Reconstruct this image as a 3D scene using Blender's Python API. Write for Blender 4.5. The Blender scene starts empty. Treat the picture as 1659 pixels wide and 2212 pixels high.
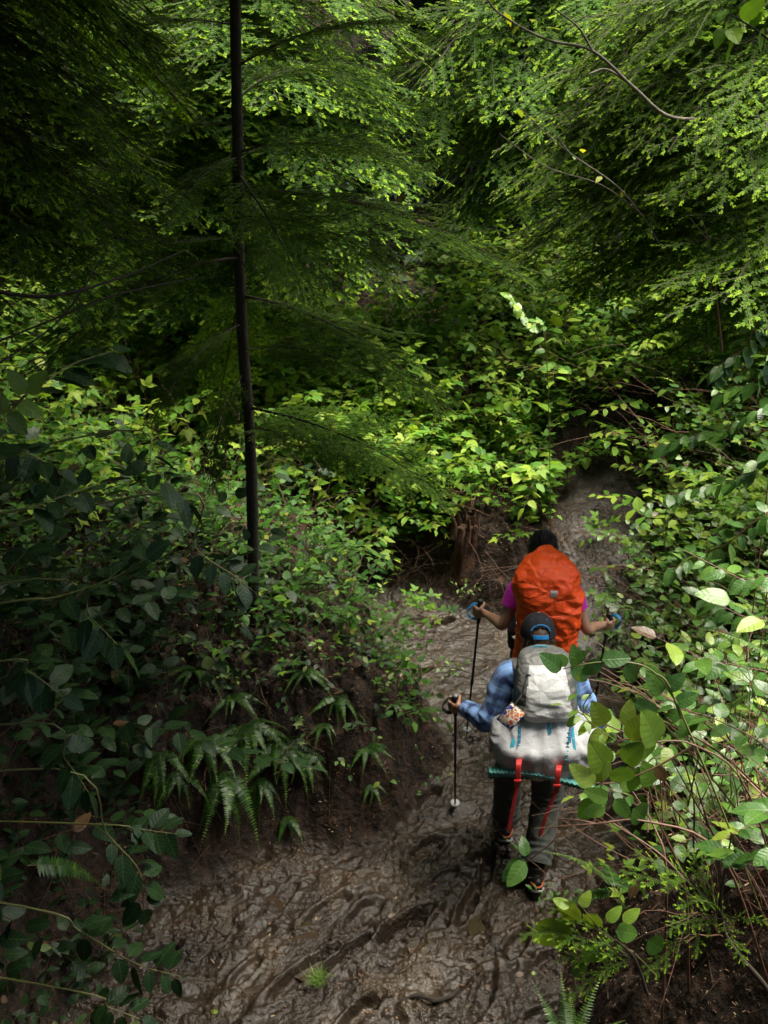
import bpy, math
import numpy as np
from mathutils import Vector
R = math.radians
# ------------------------------------------------------------------ camera, sky, sun, exposure
sc = bpy.context.scene
col = sc.collection
CAMZ, PITCH, FOC = 4.6, R(27.0), 2152.0          # eye height over the mud, pitch below level, focal length in px of a 1659x2212 frame
cd = bpy.data.cameras.new('camera'); cam = bpy.data.objects.new('camera', cd); col.objects.link(cam)
cam.location = (0, 0, CAMZ); cam.rotation_euler = (math.pi / 2 - PITCH, 0, 0)
cd.sensor_fit = 'VERTICAL'; cd.sensor_height = 36.0; cd.lens = 36.0 * FOC / 2212.0
cd.clip_start = 0.05; cd.clip_end = 500
sc.camera = cam
SUN_EL, SUN_AZ = R(71), R(60)                     # azimuth measured from +y towards +x
world = bpy.data.worlds.new('World'); sc.world = world; world.use_nodes = True
wn = world.node_tree; bg = wn.nodes['Background']
sky = wn.nodes.new('ShaderNodeTexSky'); sky.sky_type = 'NISHITA'; sky.sun_disc = False
sky.sun_elevation = SUN_EL; sky.sun_rotation = SUN_AZ; sky.air_density = 1.0; sky.dust_density = 3.0; sky.ozone_density = 1.0
wn.links.new(sky.outputs[0], bg.inputs[0]); bg.inputs[1].default_value = 0.065
sl = bpy.data.lights.new('sun', 'SUN'); sl.energy = 5.0; sl.angle = R(45); sl.color = (1.0, 0.94, 0.8)
so = bpy.data.objects.new('sun', sl); col.objects.link(so)
sdir = Vector((math.sin(SUN_AZ) * math.cos(SUN_EL), math.cos(SUN_AZ) * math.cos(SUN_EL), math.sin(SUN_EL)))
so.rotation_euler = sdir.to_track_quat('Z', 'Y').to_euler(); so.location = (0, 0, 30)
vs = sc.view_settings
sc.display_settings.display_device = 'sRGB'; vs.view_transform = 'Standard'; vs.look = 'None'; vs.exposure = 2.28; vs.gamma = 1.0; vs.use_curve_mapping = False
cy = sc.cycles
cy.use_denoising = True; cy.use_adaptive_sampling = True; cy.adaptive_threshold = 0.02
cy.max_bounces = 7; cy.diffuse_bounces = 4; cy.glossy_bounces = 2; cy.transmission_bounces = 5; cy.transparent_max_bounces = 8
cy.sample_clamp_indirect = 4.0; cy.caustics_reflective = False; cy.caustics_refractive = False
try: cy.denoiser = 'OPENIMAGEDENOISE'
except Exception: pass

# ------------------------------------------------------------------ view helpers: a pixel of the photograph and a distance give a point of the place
CP, SP = math.cos(PITCH), math.sin(PITCH)
def ray(u, v):
    a = (u - 829.5) / FOC; b = -(v - 1106.0) / FOC
    return np.array([a, CP + b * SP, -SP + b * CP])
def P(u, v, y):
    r = ray(u, v); return np.array([0, 0, CAMZ]) + r * (y / r[1])
def PG(u, v, z):
    r = ray(u, v); return np.array([0, 0, CAMZ]) + r * ((z - CAMZ) / r[2])

rng = np.random.default_rng(11)
A = lambda *v: np.array(v, float)
def unit(v):
    v = np.asarray(v, float); n = np.linalg.norm(v, axis=-1, keepdims=True); return v / np.maximum(n, 1e-9)
def sstep(a, b, x):
    t = np.clip((x - a) / (b - a), 0, 1); return t * t * (3 - 2 * t)
_tab = np.random.default_rng(5).random((256, 256)); _tab3 = np.random.default_rng(6).random((32, 32, 32))
def vn(x, y, s=0):
    x = np.asarray(x, float) + 37.3 * s + 1000; y = np.asarray(y, float) + 17.7 * s + 1000
    xi = np.floor(x).astype(int); yi = np.floor(y).astype(int); fx = x - xi; fy = y - yi
    fx = fx * fx * (3 - 2 * fx); fy = fy * fy * (3 - 2 * fy)
    t = lambda i, j: _tab[i % 256, j % 256]
    return ((t(xi, yi) * (1 - fx) + t(xi + 1, yi) * fx) * (1 - fy) + (t(xi, yi + 1) * (1 - fx) + t(xi + 1, yi + 1) * fx) * fy) * 2 - 1
def vn3(p, s=0):
    p = np.asarray(p, float) + 11.3 * s + 500; i = np.floor(p).astype(int); f = p - i; f = f * f * (3 - 2 * f)
    out = 0
    for a in (0, 1):
        for b in (0, 1):
            for c in (0, 1):
                w = (f[..., 0] if a else 1 - f[..., 0]) * (f[..., 1] if b else 1 - f[..., 1]) * (f[..., 2] if c else 1 - f[..., 2])
                out = out + w * _tab3[(i[..., 0] + a) % 32, (i[..., 1] + b) % 32, (i[..., 2] + c) % 32]
    return out * 2 - 1

# ------------------------------------------------------------------ mesh builder
class MB:
    def __init__(s): s.v = []; s.f = []; s.uv = []; s.t = []; s.n = 0
    def add(s, V, faces, uv=None, tone=0.5, mat=0):
        V = np.asarray(V, float).reshape(-1, 3); n = len(V)
        s.v.append(V); s.uv.append(np.zeros((n, 2)) if uv is None else np.asarray(uv, float).reshape(-1, 2))
        s.t.append(np.full(n, tone, float) if np.ndim(tone) == 0 else np.asarray(tone, float))
        for F in faces:
            F = np.asarray(F, int)
            if len(F): s.f.append((F + s.n, np.full(len(F), mat, int) if np.ndim(mat) == 0 else np.asarray(mat, int)))
        s.n += n
    def inst(s, T, Pn, Rn, S, tone=0.5, mat=None):
        """T = (verts, [face arrays], uv, mats, tones); Pn (N,3), Rn (N,3,3), S (N,) or (N,3)"""
        V, Fs, uv, ms = T[:4]; N = len(Pn)
        if N == 0: return
        S = np.asarray(S, float)
        if S.ndim == 1: S = np.repeat(S[:, None], 3, 1)
        X = np.einsum('nij,nkj->nki', Rn, V[None] * S[:, None, :]) + np.asarray(Pn)[:, None, :]
        k = len(V); tone = np.full(N, tone, float) if np.ndim(tone) == 0 else np.asarray(tone, float)
        tt = np.repeat(tone, k)
        if len(T) > 4: tt = np.clip(tt + np.tile(T[4], N) - 0.5, 0, 1)
        off = (np.arange(N) * k)[:, None, None]
        s.v.append(X.reshape(-1, 3)); s.uv.append(np.tile(uv, (N, 1))); s.t.append(tt)
        for F, m in zip(Fs, ms):
            if len(F): s.f.append(((F[None] + off).reshape(-1, F.shape[1]) + s.n, np.tile(m if mat is None else np.full(len(F), mat), N)))
        s.n += N * k
    def template(s):
        by = {}
        for F, m in s.f: by.setdefault(F.shape[1], []).append((F, m))
        Fs, ms = [], []
        for k, l in by.items(): Fs.append(np.concatenate([a for a, b in l])); ms.append(np.concatenate([b for a, b in l]))
        return (np.concatenate(s.v), Fs, np.concatenate(s.uv), ms, np.concatenate(s.t))
    def mesh(s, name, mats, smooth=True):
        V = np.concatenate(s.v); uv = np.concatenate(s.uv); t = np.concatenate(s.t)
        m = bpy.data.meshes.new(name); m.vertices.add(len(V)); m.vertices.foreach_set('co', V.ravel())
        loops = np.concatenate([F.ravel() for F, _ in s.f]); sizes = np.concatenate([np.full(len(F), F.shape[1]) for F, _ in s.f])
        mi = np.concatenate([b for _, b in s.f]); start = np.concatenate([[0], np.cumsum(sizes)[:-1]])
        m.loops.add(len(loops)); m.loops.foreach_set('vertex_index', loops)
        m.polygons.add(len(sizes)); m.polygons.foreach_set('loop_start', start); m.polygons.foreach_set('material_index', mi)
        m.polygons.foreach_set('use_smooth', np.full(len(sizes), smooth))
        l = m.uv_layers.new(name='UVMap'); l.data.foreach_set('uv', uv[loops].ravel())
        a = m.attributes.new('tone', 'FLOAT', 'POINT'); a.data.foreach_set('value', t)
        for x in mats: m.materials.append(x)
        m.update(calc_edges=True); return m
    def build(s, name, mats, parent=None, smooth=True):
        if not isinstance(mats, (list, tuple)): mats = [mats]
        return link(name, s.mesh(name, mats, smooth), parent)
def link(name, data, parent=None, loc=None):
    o = bpy.data.objects.new(name, data); col.objects.link(o)
    if parent is not None: o.parent = parent
    if loc is not None: o.location = loc
    return o
def tag(o, label=None, cat=None, group=None, kind=None):
    if label: o['label'] = label
    if cat: o['category'] = cat
    if group: o['group'] = group
    if kind: o['kind'] = kind
    return o
def thing(name, label, cat, loc=(0, 0, 0), group=None):
    return tag(link(name, None, loc=tuple(float(c) for c in loc)), label, cat, group)
def localise(V, root): return np.asarray(V, float) - np.array(root.location)

def frames(d, n):
    x = unit(d); y = unit(np.cross(n, x)); z = np.cross(x, y); return np.stack([x, y, z], axis=-1)
def prism(sides=3, taper=0.7):
    a = np.arange(sides) * 2 * np.pi / sides
    V = np.concatenate([np.stack([0 * a, np.cos(a), np.sin(a)], 1), np.stack([0 * a + 1, taper * np.cos(a), taper * np.sin(a)], 1)])
    i = np.arange(sides); F = np.stack([i, (i + 1) % sides, (i + 1) % sides + sides, i + sides], 1)
    return (V, [F], np.stack([V[:, 0], V[:, 1]], 1), [np.zeros(sides, int)])
PR3, PR5 = prism(3), prism(5)
def segs(mb, p0, p1, r0, mat=0, tone=0.5, T=PR3):
    p0 = np.asarray(p0); d = np.asarray(p1) - p0; L = np.linalg.norm(d, axis=1) + 1e-6
    up = np.where(np.abs(unit(d)[:, 2:3]) > 0.9, A(1, 0.1, 0)[None], A(0.05, 0.03, 1)[None])
    r0 = np.broadcast_to(r0, L.shape); mb.inst(T, p0, frames(d, up), np.stack([L * 1.02, r0, r0], 1), tone, mat)
def catmull(pts, n=8):
    p = np.asarray(pts, float); p = np.concatenate([2 * p[:1] - p[1:2], p, 2 * p[-1:] - p[-2:-1]]); out = []
    for i in range(1, len(p) - 2):
        t = np.linspace(0, 1, n, endpoint=False)[:, None]
        out.append(0.5 * (2 * p[i] + (p[i + 1] - p[i - 1]) * t + (2 * p[i - 1] - 5 * p[i] + 4 * p[i + 1] - p[i + 2]) * t ** 2 + (3 * p[i] - p[i - 1] - 3 * p[i + 1] + p[i + 2]) * t ** 3))
    out.append(p[-2:-1]); return np.concatenate(out)
def loft(mb, C, Xa, Ya, a, b, sides=24, mat=0, tone=0.5, caps=True, power=2.0, uvs=(1, 1), disp=None, matfn=None):
    """closed sections round centres C (n,3) with axes Xa, Ya (n,3) and half sizes a, b; superellipse power; disp(P, N, uv) moves points out"""
    n = len(C); th = np.linspace(0, 2 * np.pi, sides + 1); c, s_ = np.cos(th), np.sin(th)
    pw = 2.0 / power; cc = np.sign(c) * np.abs(c) ** pw; ss = np.sign(s_) * np.abs(s_) ** pw
    a = np.broadcast_to(a, n); b = np.broadcast_to(b, n)
    off = Xa[:, None] * (a[:, None] * cc)[..., None] + Ya[:, None] * (b[:, None] * ss)[..., None]
    Pn = C[:, None] + off
    L = np.concatenate([[0], np.cumsum(np.linalg.norm(np.diff(C, axis=0), axis=1))])
    uv = np.stack(np.broadcast_arrays((th / (2 * np.pi) * uvs[0])[None, :], (L * uvs[1])[:, None]), -1)
    if disp is not None:
        d = disp(Pn, uv); d[:, -1] = d[:, 0]; Pn = Pn + unit(off) * d[..., None]
    m = sides + 1; i, j = np.meshgrid(np.arange(n - 1), np.arange(sides), indexing='ij'); q = i * m + j
    F = np.stack([q, q + 1, q + 1 + m, q + m], -1).reshape(-1, 4); Fs = [F]
    mats = mat if matfn is None else matfn(((j + .5) / sides).ravel(), ((i + .5) / (n - 1)).ravel())
    V = Pn.reshape(-1, 3); U = uv.reshape(-1, 2)
    base = mb.n; mb.add(V, [F], U, tone, mats)
    if caps:
        for r, fl in ((0, 1), (n - 1, 0)):
            cpt = Pn[r, :-1].mean(0); k = np.arange(sides); ring = Pn[r, :-1]
            T = np.stack([np.full(sides, sides), (k + 1) % sides, k], 1) if fl else np.stack([np.full(sides, sides), k, (k + 1) % sides], 1)
            mm = mat if matfn is None else int(np.atleast_1d(mats)[0 if fl else -1])
            mb.add(np.concatenate([ring, cpt[None]]), [T], np.concatenate([uv[r, :-1], uv[r, :1]]), tone, mm)
def path_frames(C, ref):
    d = np.gradient(C, axis=0); d = unit(d); X = unit(np.cross(d, ref)); Y = np.cross(X, d); return X, Y
def tube(mb, pts, rad, sides=8, mat=0, tone=0.5, n=6, ref=A(0.13, 0.21, 0.97), smooth=True, caps=True, flat=1.0, disp=None, uvs=(1, 1)):
    pts = np.asarray(pts, float); rad = np.broadcast_to(rad, len(pts)).astype(float)
    if smooth and len(pts) > 2:
        C = catmull(pts, n); rr = np.interp(np.linspace(0, len(pts) - 1, len(C)), np.arange(len(pts)), rad)
    else: C, rr = pts, rad
    X, Y = path_frames(C, ref); loft(mb, C, X, Y, rr, rr * flat, sides, mat, tone, caps, disp=disp, uvs=uvs)
def ellipsoid(mb, c, r, rot=None, nu=20, nv=12, mat=0, tone=0.5, disp=None):
    ph = np.linspace(0.02, np.pi - 0.02, nv); C = np.zeros((nv, 3)); C[:, 2] = -np.cos(ph)
    Rm = np.eye(3) if rot is None else rot; r = np.asarray(r, float)
    Cw = np.asarray(c) + (C * r) @ Rm.T
    loft(mb, Cw, np.repeat((Rm[:, 0])[None], nv, 0), np.repeat((Rm[:, 1])[None], nv, 0), np.sin(ph) * r[0], np.sin(ph) * r[1], nu, mat, tone, True, disp=disp)
def boxm(mb, c, h, rot=None, mat=0, tone=0.5, bev=0.15):
    """box with chamfered edges: half sizes h"""
    h = np.asarray(h, float); Rm = np.eye(3) if rot is None else rot; b = min(h) * bev
    C = np.array([[0, 0, -h[2]], [0, 0, -h[2] + b], [0, 0, h[2] - b], [0, 0, h[2]]]); a = np.array([h[0] - b, h[0], h[0], h[0] - b]); bb = np.array([h[1] - b, h[1], h[1], h[1] - b])
    loft(mb, np.asarray(c) + C @ Rm.T, np.repeat(Rm[:, 0][None], 4, 0), np.repeat(Rm[:, 1][None], 4, 0), a, bb, 32, mat, tone, True, power=14)
def strip(mb, pts, width, wdir, thick=0.002, mat=0, tone=0.5, uvs=1.0, n=6):
    """flat strap along a path: wdir is the direction of its width"""
    C = catmull(pts, n) if len(pts) > 2 else np.asarray(pts, float)
    wd = np.asarray(wdir, float); wd = np.repeat(wd[None], len(C), 0) if wd.ndim == 1 else np.stack([np.interp(np.linspace(0, 1, len(C)), np.linspace(0, 1, len(wd)), wd[:, k]) for k in range(3)], 1)
    d = unit(np.gradient(C, axis=0)); X = unit(wd - d * (wd * d).sum(1, keepdims=True)); Y = np.cross(d, X)
    loft(mb, C, X, Y, width / 2, thick, 12, mat, tone, True, power=6, uvs=(1, uvs))
def rotz(a): c, s = math.cos(a), math.sin(a); return np.array([[c, -s, 0], [s, c, 0], [0, 0, 1.0]])
def rotx(a): c, s = math.cos(a), math.sin(a); return np.array([[1.0, 0, 0], [0, c, -s], [0, s, c]])
def roty(a): c, s = math.cos(a), math.sin(a); return np.array([[c, 0, s], [0, 1.0, 0], [-s, 0, c]])

# ------------------------------------------------------------------ materials
def nodes(name):
    m = bpy.data.materials.new(name); m.use_nodes = True; nt = m.node_tree; nt.nodes.clear()
    out = nt.nodes.new('ShaderNodeOutputMaterial'); p = nt.nodes.new('ShaderNodeBsdfPrincipled'); nt.links.new(p.outputs[0], out.inputs[0])
    return m, nt, p, out
def N(nt, t, **k):
    n = nt.nodes.new(t)
    for a, b in k.items(): setattr(n, a, b)
    return n
def math_(nt, op, a, b=None, clamp=False):
    n = N(nt, 'ShaderNodeMath', operation=op, use_clamp=clamp)
    for i, x in enumerate((a, b)):
        if x is None: continue
        if hasattr(x, 'links'): nt.links.new(x, n.inputs[i])
        else: n.inputs[i].default_value = x
    return n.outputs[0]
def mix_(nt, f, a, b):
    n = N(nt, 'ShaderNodeMix', data_type='RGBA')
    for i, x in ((0, f), (6, a), (7, b)):
        if hasattr(x, 'links'): nt.links.new(x, n.inputs[i])
        else: n.inputs[i].default_value = x if i == 0 else (*x, 1.0) if len(x) == 3 else x
    return n.outputs[2]
def noise_(nt, scale, detail=3, vec=None, rough=0.6, out=0):
    n = N(nt, 'ShaderNodeTexNoise'); n.inputs['Scale'].default_value = scale; n.inputs['Detail'].default_value = detail; n.inputs['Roughness'].default_value = rough
    if vec is not None: nt.links.new(vec, n.inputs['Vector'])
    return n.outputs[out]
def ramp_(nt, f, stops):
    r = N(nt, 'ShaderNodeValToRGB'); e = r.color_ramp.elements
    while len(e) < len(stops): e.new(0.5)
    for x, (p, c) in zip(e, stops): x.position = p; x.color = (*c, 1.0) if len(c) == 3 else c
    nt.links.new(f, r.inputs[0]); return r.outputs[0]
def bump_(nt, p, h, strength=0.5, dist=0.01):
    b = N(nt, 'ShaderNodeBump'); b.inputs['Strength'].default_value = strength; b.inputs['Distance'].default_value = dist
    nt.links.new(h, b.inputs['Height']); nt.links.new(b.outputs[0], p.inputs['Normal'])
def objco(nt): return N(nt, 'ShaderNodeTexCoord').outputs['Object']
def mat(name, c, rough=0.6, c2=None, scale=8, bump=0.0, bscale=60, bdist=0.004, metal=0.0, spec=0.5, sheen=0.0):
    m, nt, p, _ = nodes(name); p.inputs['Roughness'].default_value = rough; p.inputs['Metallic'].default_value = metal; p.inputs['Specular IOR Level'].default_value = spec
    v = objco(nt); f = noise_(nt, scale, 4, v); c2 = c2 or tuple(x * 0.72 for x in c)
    nt.links.new(mix_(nt, math_(nt, 'SMOOTHSTEP' if False else 'MULTIPLY', math_(nt, 'SUBTRACT', f, 0.3), 2.2, True), c2, c), p.inputs['Base Color'])
    if bump: bump_(nt, p, noise_(nt, bscale, 4, v), bump, bdist)
    if sheen: p.inputs['Sheen Weight'].default_value = sheen
    return m
def leafmat(name, stops, trans=0.35, rough=0.4, vein=0.0, tcol=(1.25, 1.2, 0.45), under=None, spec=0.5, spots=0.0, nveins=6.0):
    m, nt, p, out = nodes(name)
    t = N(nt, 'ShaderNodeAttribute', attribute_name='tone').outputs['Fac']; c = ramp_(nt, t, stops)
    uvn = N(nt, 'ShaderNodeTexCoord').outputs['UV']
    if vein:
        sp = N(nt, 'ShaderNodeSeparateXYZ'); nt.links.new(uvn, sp.inputs[0]); u, v = sp.outputs[0], sp.outputs[1]
        av = math_(nt, 'ABSOLUTE', v); mid = math_(nt, 'SUBTRACT', 1.0, math_(nt, 'MULTIPLY', av, 16.0), True)
        ph = math_(nt, 'SUBTRACT', math_(nt, 'MULTIPLY', u, nveins), math_(nt, 'MULTIPLY', av, 1.6)); fr = math_(nt, 'ABSOLUTE', math_(nt, 'SUBTRACT', math_(nt, 'FRACT', ph), 0.5))
        sv = math_(nt, 'MULTIPLY', math_(nt, 'SUBTRACT', 1.0, math_(nt, 'MULTIPLY', fr, 9.0), True), 0.6)
        vm = math_(nt, 'MAXIMUM', mid, sv); lighter = mix_(nt, 0.35, c, (0.3, 0.45, 0.1))
        c = mix_(nt, math_(nt, 'MULTIPLY', vm, vein), c, lighter)
        bump_(nt, p, math_(nt, 'SUBTRACT', math_(nt, 'ABSOLUTE', math_(nt, 'MULTIPLY', fr, 2.0)), math_(nt, 'MULTIPLY', mid, 1.5)), 0.25, 0.002)
    if spots:
        f = noise_(nt, 90.0, 2, objco(nt)); c = mix_(nt, math_(nt, 'MULTIPLY', math_(nt, 'SUBTRACT', f, 0.66), 8 * spots, True), c, (0.07, 0.045, 0.02))
    if under:
        bf = N(nt, 'ShaderNodeNewGeometry').outputs['Backfacing']; c = mix_(nt, math_(nt, 'MULTIPLY', bf, 0.5), c, under)
    nt.links.new(c, p.inputs['Base Color']); p.inputs['Roughness'].default_value = rough; p.inputs['Specular IOR Level'].default_value = spec
    if trans:
        tr = N(nt, 'ShaderNodeBsdfTranslucent'); mx = N(nt, 'ShaderNodeMixShader'); mx.inputs[0].default_value = trans
        tc = N(nt, 'ShaderNodeMix', data_type='RGBA', blend_type='MULTIPLY'); tc.inputs[0].default_value = 1.0; nt.links.new(c, tc.inputs[6]); tc.inputs[7].default_value = (*tcol, 1.0)
        nt.links.new(tc.outputs[2], tr.inputs[0]); nt.links.new(p.outputs[0], mx.inputs[1]); nt.links.new(tr.outputs[0], mx.inputs[2]); nt.links.new(mx.outputs[0], out.inputs[0])
    return m
M = {}
M['salal'] = leafmat('salal_leaf', [(0, (0.02, 0.06, 0.014)), (0.5, (0.045, 0.12, 0.018)), (0.8, (0.11, 0.21, 0.028)), (0.9, (0.17, 0.28, 0.03)), (0.955, (0.2, 0.27, 0.035)), (0.965, (0.09, 0.042, 0.02)), (1, (0.06, 0.026, 0.014))], 0.25, 0.38, 0.55, under=(0.12, 0.2, 0.07), spots=0.12)
M['salal_dark'] = leafmat('dark_salal_leaf', [(0, (0.006, 0.022, 0.008)), (0.6, (0.011, 0.036, 0.01)), (0.88, (0.025, 0.06, 0.014)), (0.955, (0.12, 0.16, 0.04)), (0.965, (0.12, 0.06, 0.025)), (1, (0.1, 0.05, 0.03))], 0.12, 0.5, 0.5, under=(0.02, 0.05, 0.02), spots=0.05, spec=0.32)  # darker copy of the salal colour, with the left side's shade put in
M['berry'] = leafmat('salmonberry_leaf', [(0, (0.025, 0.085, 0.014)), (0.4, (0.06, 0.17, 0.018)), (0.75, (0.13, 0.28, 0.026)), (0.93, (0.25, 0.38, 0.035)), (1, (0.32, 0.36, 0.05))], 0.46, 0.5, 0.45, under=(0.12, 0.24, 0.04), spec=0.3)
M['needle'] = leafmat('hemlock_needle', [(0, (0.03, 0.075, 0.009)), (0.5, (0.075, 0.16, 0.014)), (1, (0.14, 0.26, 0.022))], 0.5, 0.6, spec=0.06)
M['needle_new'] = leafmat('new_hemlock_growth', [(0, (0.11, 0.22, 0.014)), (0.5, (0.22, 0.38, 0.02)), (1, (0.36, 0.5, 0.03))], 0.5, 0.6, spec=0.06)
M['needle_far'] = leafmat('far_hemlock_spray', [(0, (0.025, 0.07, 0.012)), (0.6, (0.065, 0.15, 0.018)), (0.85, (0.11, 0.21, 0.022)), (1, (0.17, 0.28, 0.028))], 0.48, 0.65, spec=0.06)
M['fern'] = leafmat('fern_pinna', [(0, (0.014, 0.05, 0.01)), (0.6, (0.04, 0.11, 0.014)), (1, (0.15, 0.28, 0.03))], 0.38, 0.4)
M['grass'] = leafmat('grass_blade', [(0, (0.08, 0.16, 0.03)), (1, (0.2, 0.32, 0.05))], 0.35, 0.5)
M['maple'] = leafmat('thin_young_leaf', [(0, (0.12, 0.26, 0.03)), (0.6, (0.25, 0.4, 0.04)), (1, (0.5, 0.5, 0.04))], 0.5, 0.4, 0.35)
M['cane'] = mat('brown_cane', (0.16, 0.085, 0.045), 0.6, (0.06, 0.035, 0.02), 20)
M['redstem'] = mat('reddish_stem', (0.2, 0.1, 0.065), 0.55, (0.1, 0.05, 0.035), 30, 0.3, 90)
M['greenstem'] = mat('green_stem', (0.16, 0.2, 0.05), 0.5, (0.15, 0.12, 0.05), 14)
M['bark'] = mat('dark_bark', (0.028, 0.019, 0.013), 0.85, (0.012, 0.009, 0.007), 9, 0.8, 45, 0.01)
M['twigbark'] = mat('twig_bark', (0.05, 0.032, 0.02), 0.8, (0.025, 0.018, 0.012), 20)
M['palebark'] = mat('pale_lichen_bark', (0.2, 0.18, 0.14), 0.75, (0.06, 0.045, 0.03), 26, 0.5, 80)
M['rotwood'] = mat('rotten_wood', (0.12, 0.05, 0.025), 0.85, (0.035, 0.018, 0.011), 12, 0.9, 30, 0.02)
M['litter'] = leafmat('litter_chip', [(0, (0.035, 0.02, 0.012)), (0.6, (0.1, 0.05, 0.028)), (0.9, (0.22, 0.12, 0.06)), (1, (0.45, 0.32, 0.18))], 0.0, 0.7)
# ------------------------------------------------------------------ terrain: muddy gully floor between steep banks
POLY = np.array([(-1.5, .6), (-1.6, 3.2), (-1.35, 4.1), (-.7, 4.45), (0, 4.6), (.34, 4.9), (.42, 5.4), (.22, 6.0), (.02, 6.6), (-.2, 7.1), (-.5, 7.5), (-.1, 7.8), (.55, 7.35), (1.0, 7.0), (1.3, 7.1), (1.5, 7.6), (1.75, 8.2),
                 (2.3, 8.25), (2.25, 7.5), (1.9, 6.6), (1.7, 5.8), (1.72, 5.0), (1.6, 4.5), (1.05, 3.9), (.8, 3.3), (.7, .6)])
def sdist(x, y):
    """distance outside the mud (0 and below: inside)"""
    x = np.asarray(x, float); y = np.asarray(y, float); d = np.full(x.shape, 1e9); ins = np.zeros(x.shape, bool); n = len(POLY)
    for i in range(n):
        ax, ay = POLY[i]; bx, by = POLY[(i + 1) % n]; ex, ey = bx - ax, by - ay
        t = np.clip(((x - ax) * ex + (y - ay) * ey) / (ex * ex + ey * ey), 0, 1); d = np.minimum(d, np.hypot(x - ax - t * ex, y - ay - t * ey))
        c = ((ay > y) != (by > y)) & (x < (bx - ax) * (y - ay) / (by - ay + 1e-12) + ax); ins ^= c
    return np.where(ins, -d, d)
_fp = np.random.default_rng(21); PRINTS = []
for i in range(46):
    x, y = _fp.uniform(-1.3, 1.5), _fp.uniform(2.9, 7.2)
    PRINTS.append((x, y, _fp.normal(-0.75, 0.35), _fp.uniform(.11, .19), _fp.uniform(.04, .06), _fp.uniform(.018, .05)))
PRINTS += [(.13, 3.93, -.9, .2, .055, .06), (-.45, 3.6, -.8, .26, .05, .05), (-.2, 3.72, -.8, .22, .04, .045), (.5, 4.1, -.5, .2, .045, .045), (.62, 4.35, -.2, .2, .04, .04)]
def H(x, y, fine=False):
    x = np.asarray(x, float); y = np.asarray(y, float)
    wob = 0.10 * vn(x * 2.1, y * 2.1, 1) + 0.05 * vn(x * 6, y * 6, 2) + .012 * vn(x * 17, y * 17, 31)
    sd = sdist(x, y) + wob; so_ = np.maximum(sd, 0)
    left = 1 - sstep(-.2, 1.2, x - 0.05 * y); hgt = 0.30 + 0.42 * left; wid = 0.42 + 0.1 * left
    slope = 0.26 + 0.2 * left
    bank = hgt * sstep(0, 1, so_ / wid) + slope * np.minimum(so_, 2.6) + 0.12 * np.maximum(so_ - 2.6, 0)
    trail = 0.42 * np.clip(y - 6.5, 0, 4.5) * sstep(0.9, 1.7, x) + 0.0 * x
    z = trail * (1 - 0.5 * sstep(0, 2, so_)) + bank
    z = z + np.clip(y - 16, 0, 60) * 0.32 + np.clip(-x - 8, 0, 60) * .3 + np.clip(x - 9, 0, 60) * .25
    ramp = np.maximum((2.35 - y) * 1.2 + 0.12 * vn(x * 2, y * 2, 4), 0); ramp = np.where(ramp > 3.0, 3.0 + 0.15 * (ramp - 3.0), ramp)
    z = np.maximum(z, ramp)
    z = z + 1.25 * sstep(.85, 2.1, x) * sstep(4.5, 2.9, y) * sstep(-1, 1, y) + 1.9 * sstep(-1.5, -2.7, x) * sstep(5.4, 3.2, y) * sstep(-1, 1, y)
    z = z + 0.10 * vn(x * .9, y * .9, 3) * sstep(0, 1.0, so_) + 0.045 * vn(x * 3, y * 3, 5) * sstep(-.1, .4, sd)
    if fine:
        k = 0.22 + 0.78 * sstep(-.5, .35, vn(x * 1.6, y * 1.6, 9))
        x0_, y0_ = x, y; x = x + .022 * vn(x0_ * 11, y0_ * 11, 51); y = y + .022 * vn(x0_ * 11, y0_ * 11, 53)
        a = 0.6; cx, cy_ = x * math.cos(a) + y * math.sin(a), -x * math.sin(a) + y * math.cos(a)
        z = z + 0.85 * k * (0.028 * vn(cx * 5, cy_ * 9, 6) + 0.018 * vn(cx * 12, cy_ * 20, 7) + 0.012 * (.6 - 2 * np.abs(vn(x * 11 + vn(x * 9, y * 9, 3), y * 21, 8))) + 0.009 * (.5 - 2 * np.abs(vn(x * 30, y * 38, 10))) + 0.006 * (.4 - 2 * np.abs(vn(x * 50, y * 56, 12))) + .002 * vn(x * 100, y * 100, 16))
        x, y = x0_, y0_
        z = z + sstep(-.02, .2, sd) * (.045 * vn(x * 9, y * 9, 41) + .03 * vn(x * 19, y * 19, 42) + .018 * vn(x * 41, y * 41, 43)) + 0.03 * (1 - 2 * np.abs(vn(x * 7 + .8 * vn(x * 3, y * 3, 14), y * 7, 13))) * sstep(0.05, 0.2, sd)
        for (px, py, an, l, w, dp) in PRINTS:
            u_ = (x - px) * math.cos(an + 1.57) + (y - py) * math.sin(an + 1.57); v_ = -(x - px) * math.sin(an + 1.57) + (y - py) * math.cos(an + 1.57)
            r = np.sqrt((u_ / l) ** 2 + (v_ / w) ** 2) + .12 * vn(x * 22, y * 22, 15)
            z = z - 1.35 * dp * (1 - sstep(.6, 1.0, r)) + dp * .5 * np.exp(-((r - 1.2) / .22) ** 2)
    else:
        for (px, py, an, l, w, dp) in (): pass
    return z
def axis(a, b, c, d, fine, grow):
    mid = np.arange(b, c, fine); lo, hi = [b], [mid[-1]]; s = fine
    while lo[-1] > a: s = min(s * grow, 3.0); lo.append(lo[-1] - s)
    s = fine
    while hi[-1] < d: s = min(s * grow, 3.0); hi.append(hi[-1] + s)
    return np.concatenate([lo[1:][::-1], mid, hi[1:]])
gx = axis(-70, -1.9, 2.1, 70, 0.0095, 1.05); gy = axis(-30, 2.9, 7.8, 95, 0.0105, 1.035)
GX, GY = np.meshgrid(gx, gy); GZ = H(GX, GY, True); nx = len(gx)
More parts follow.
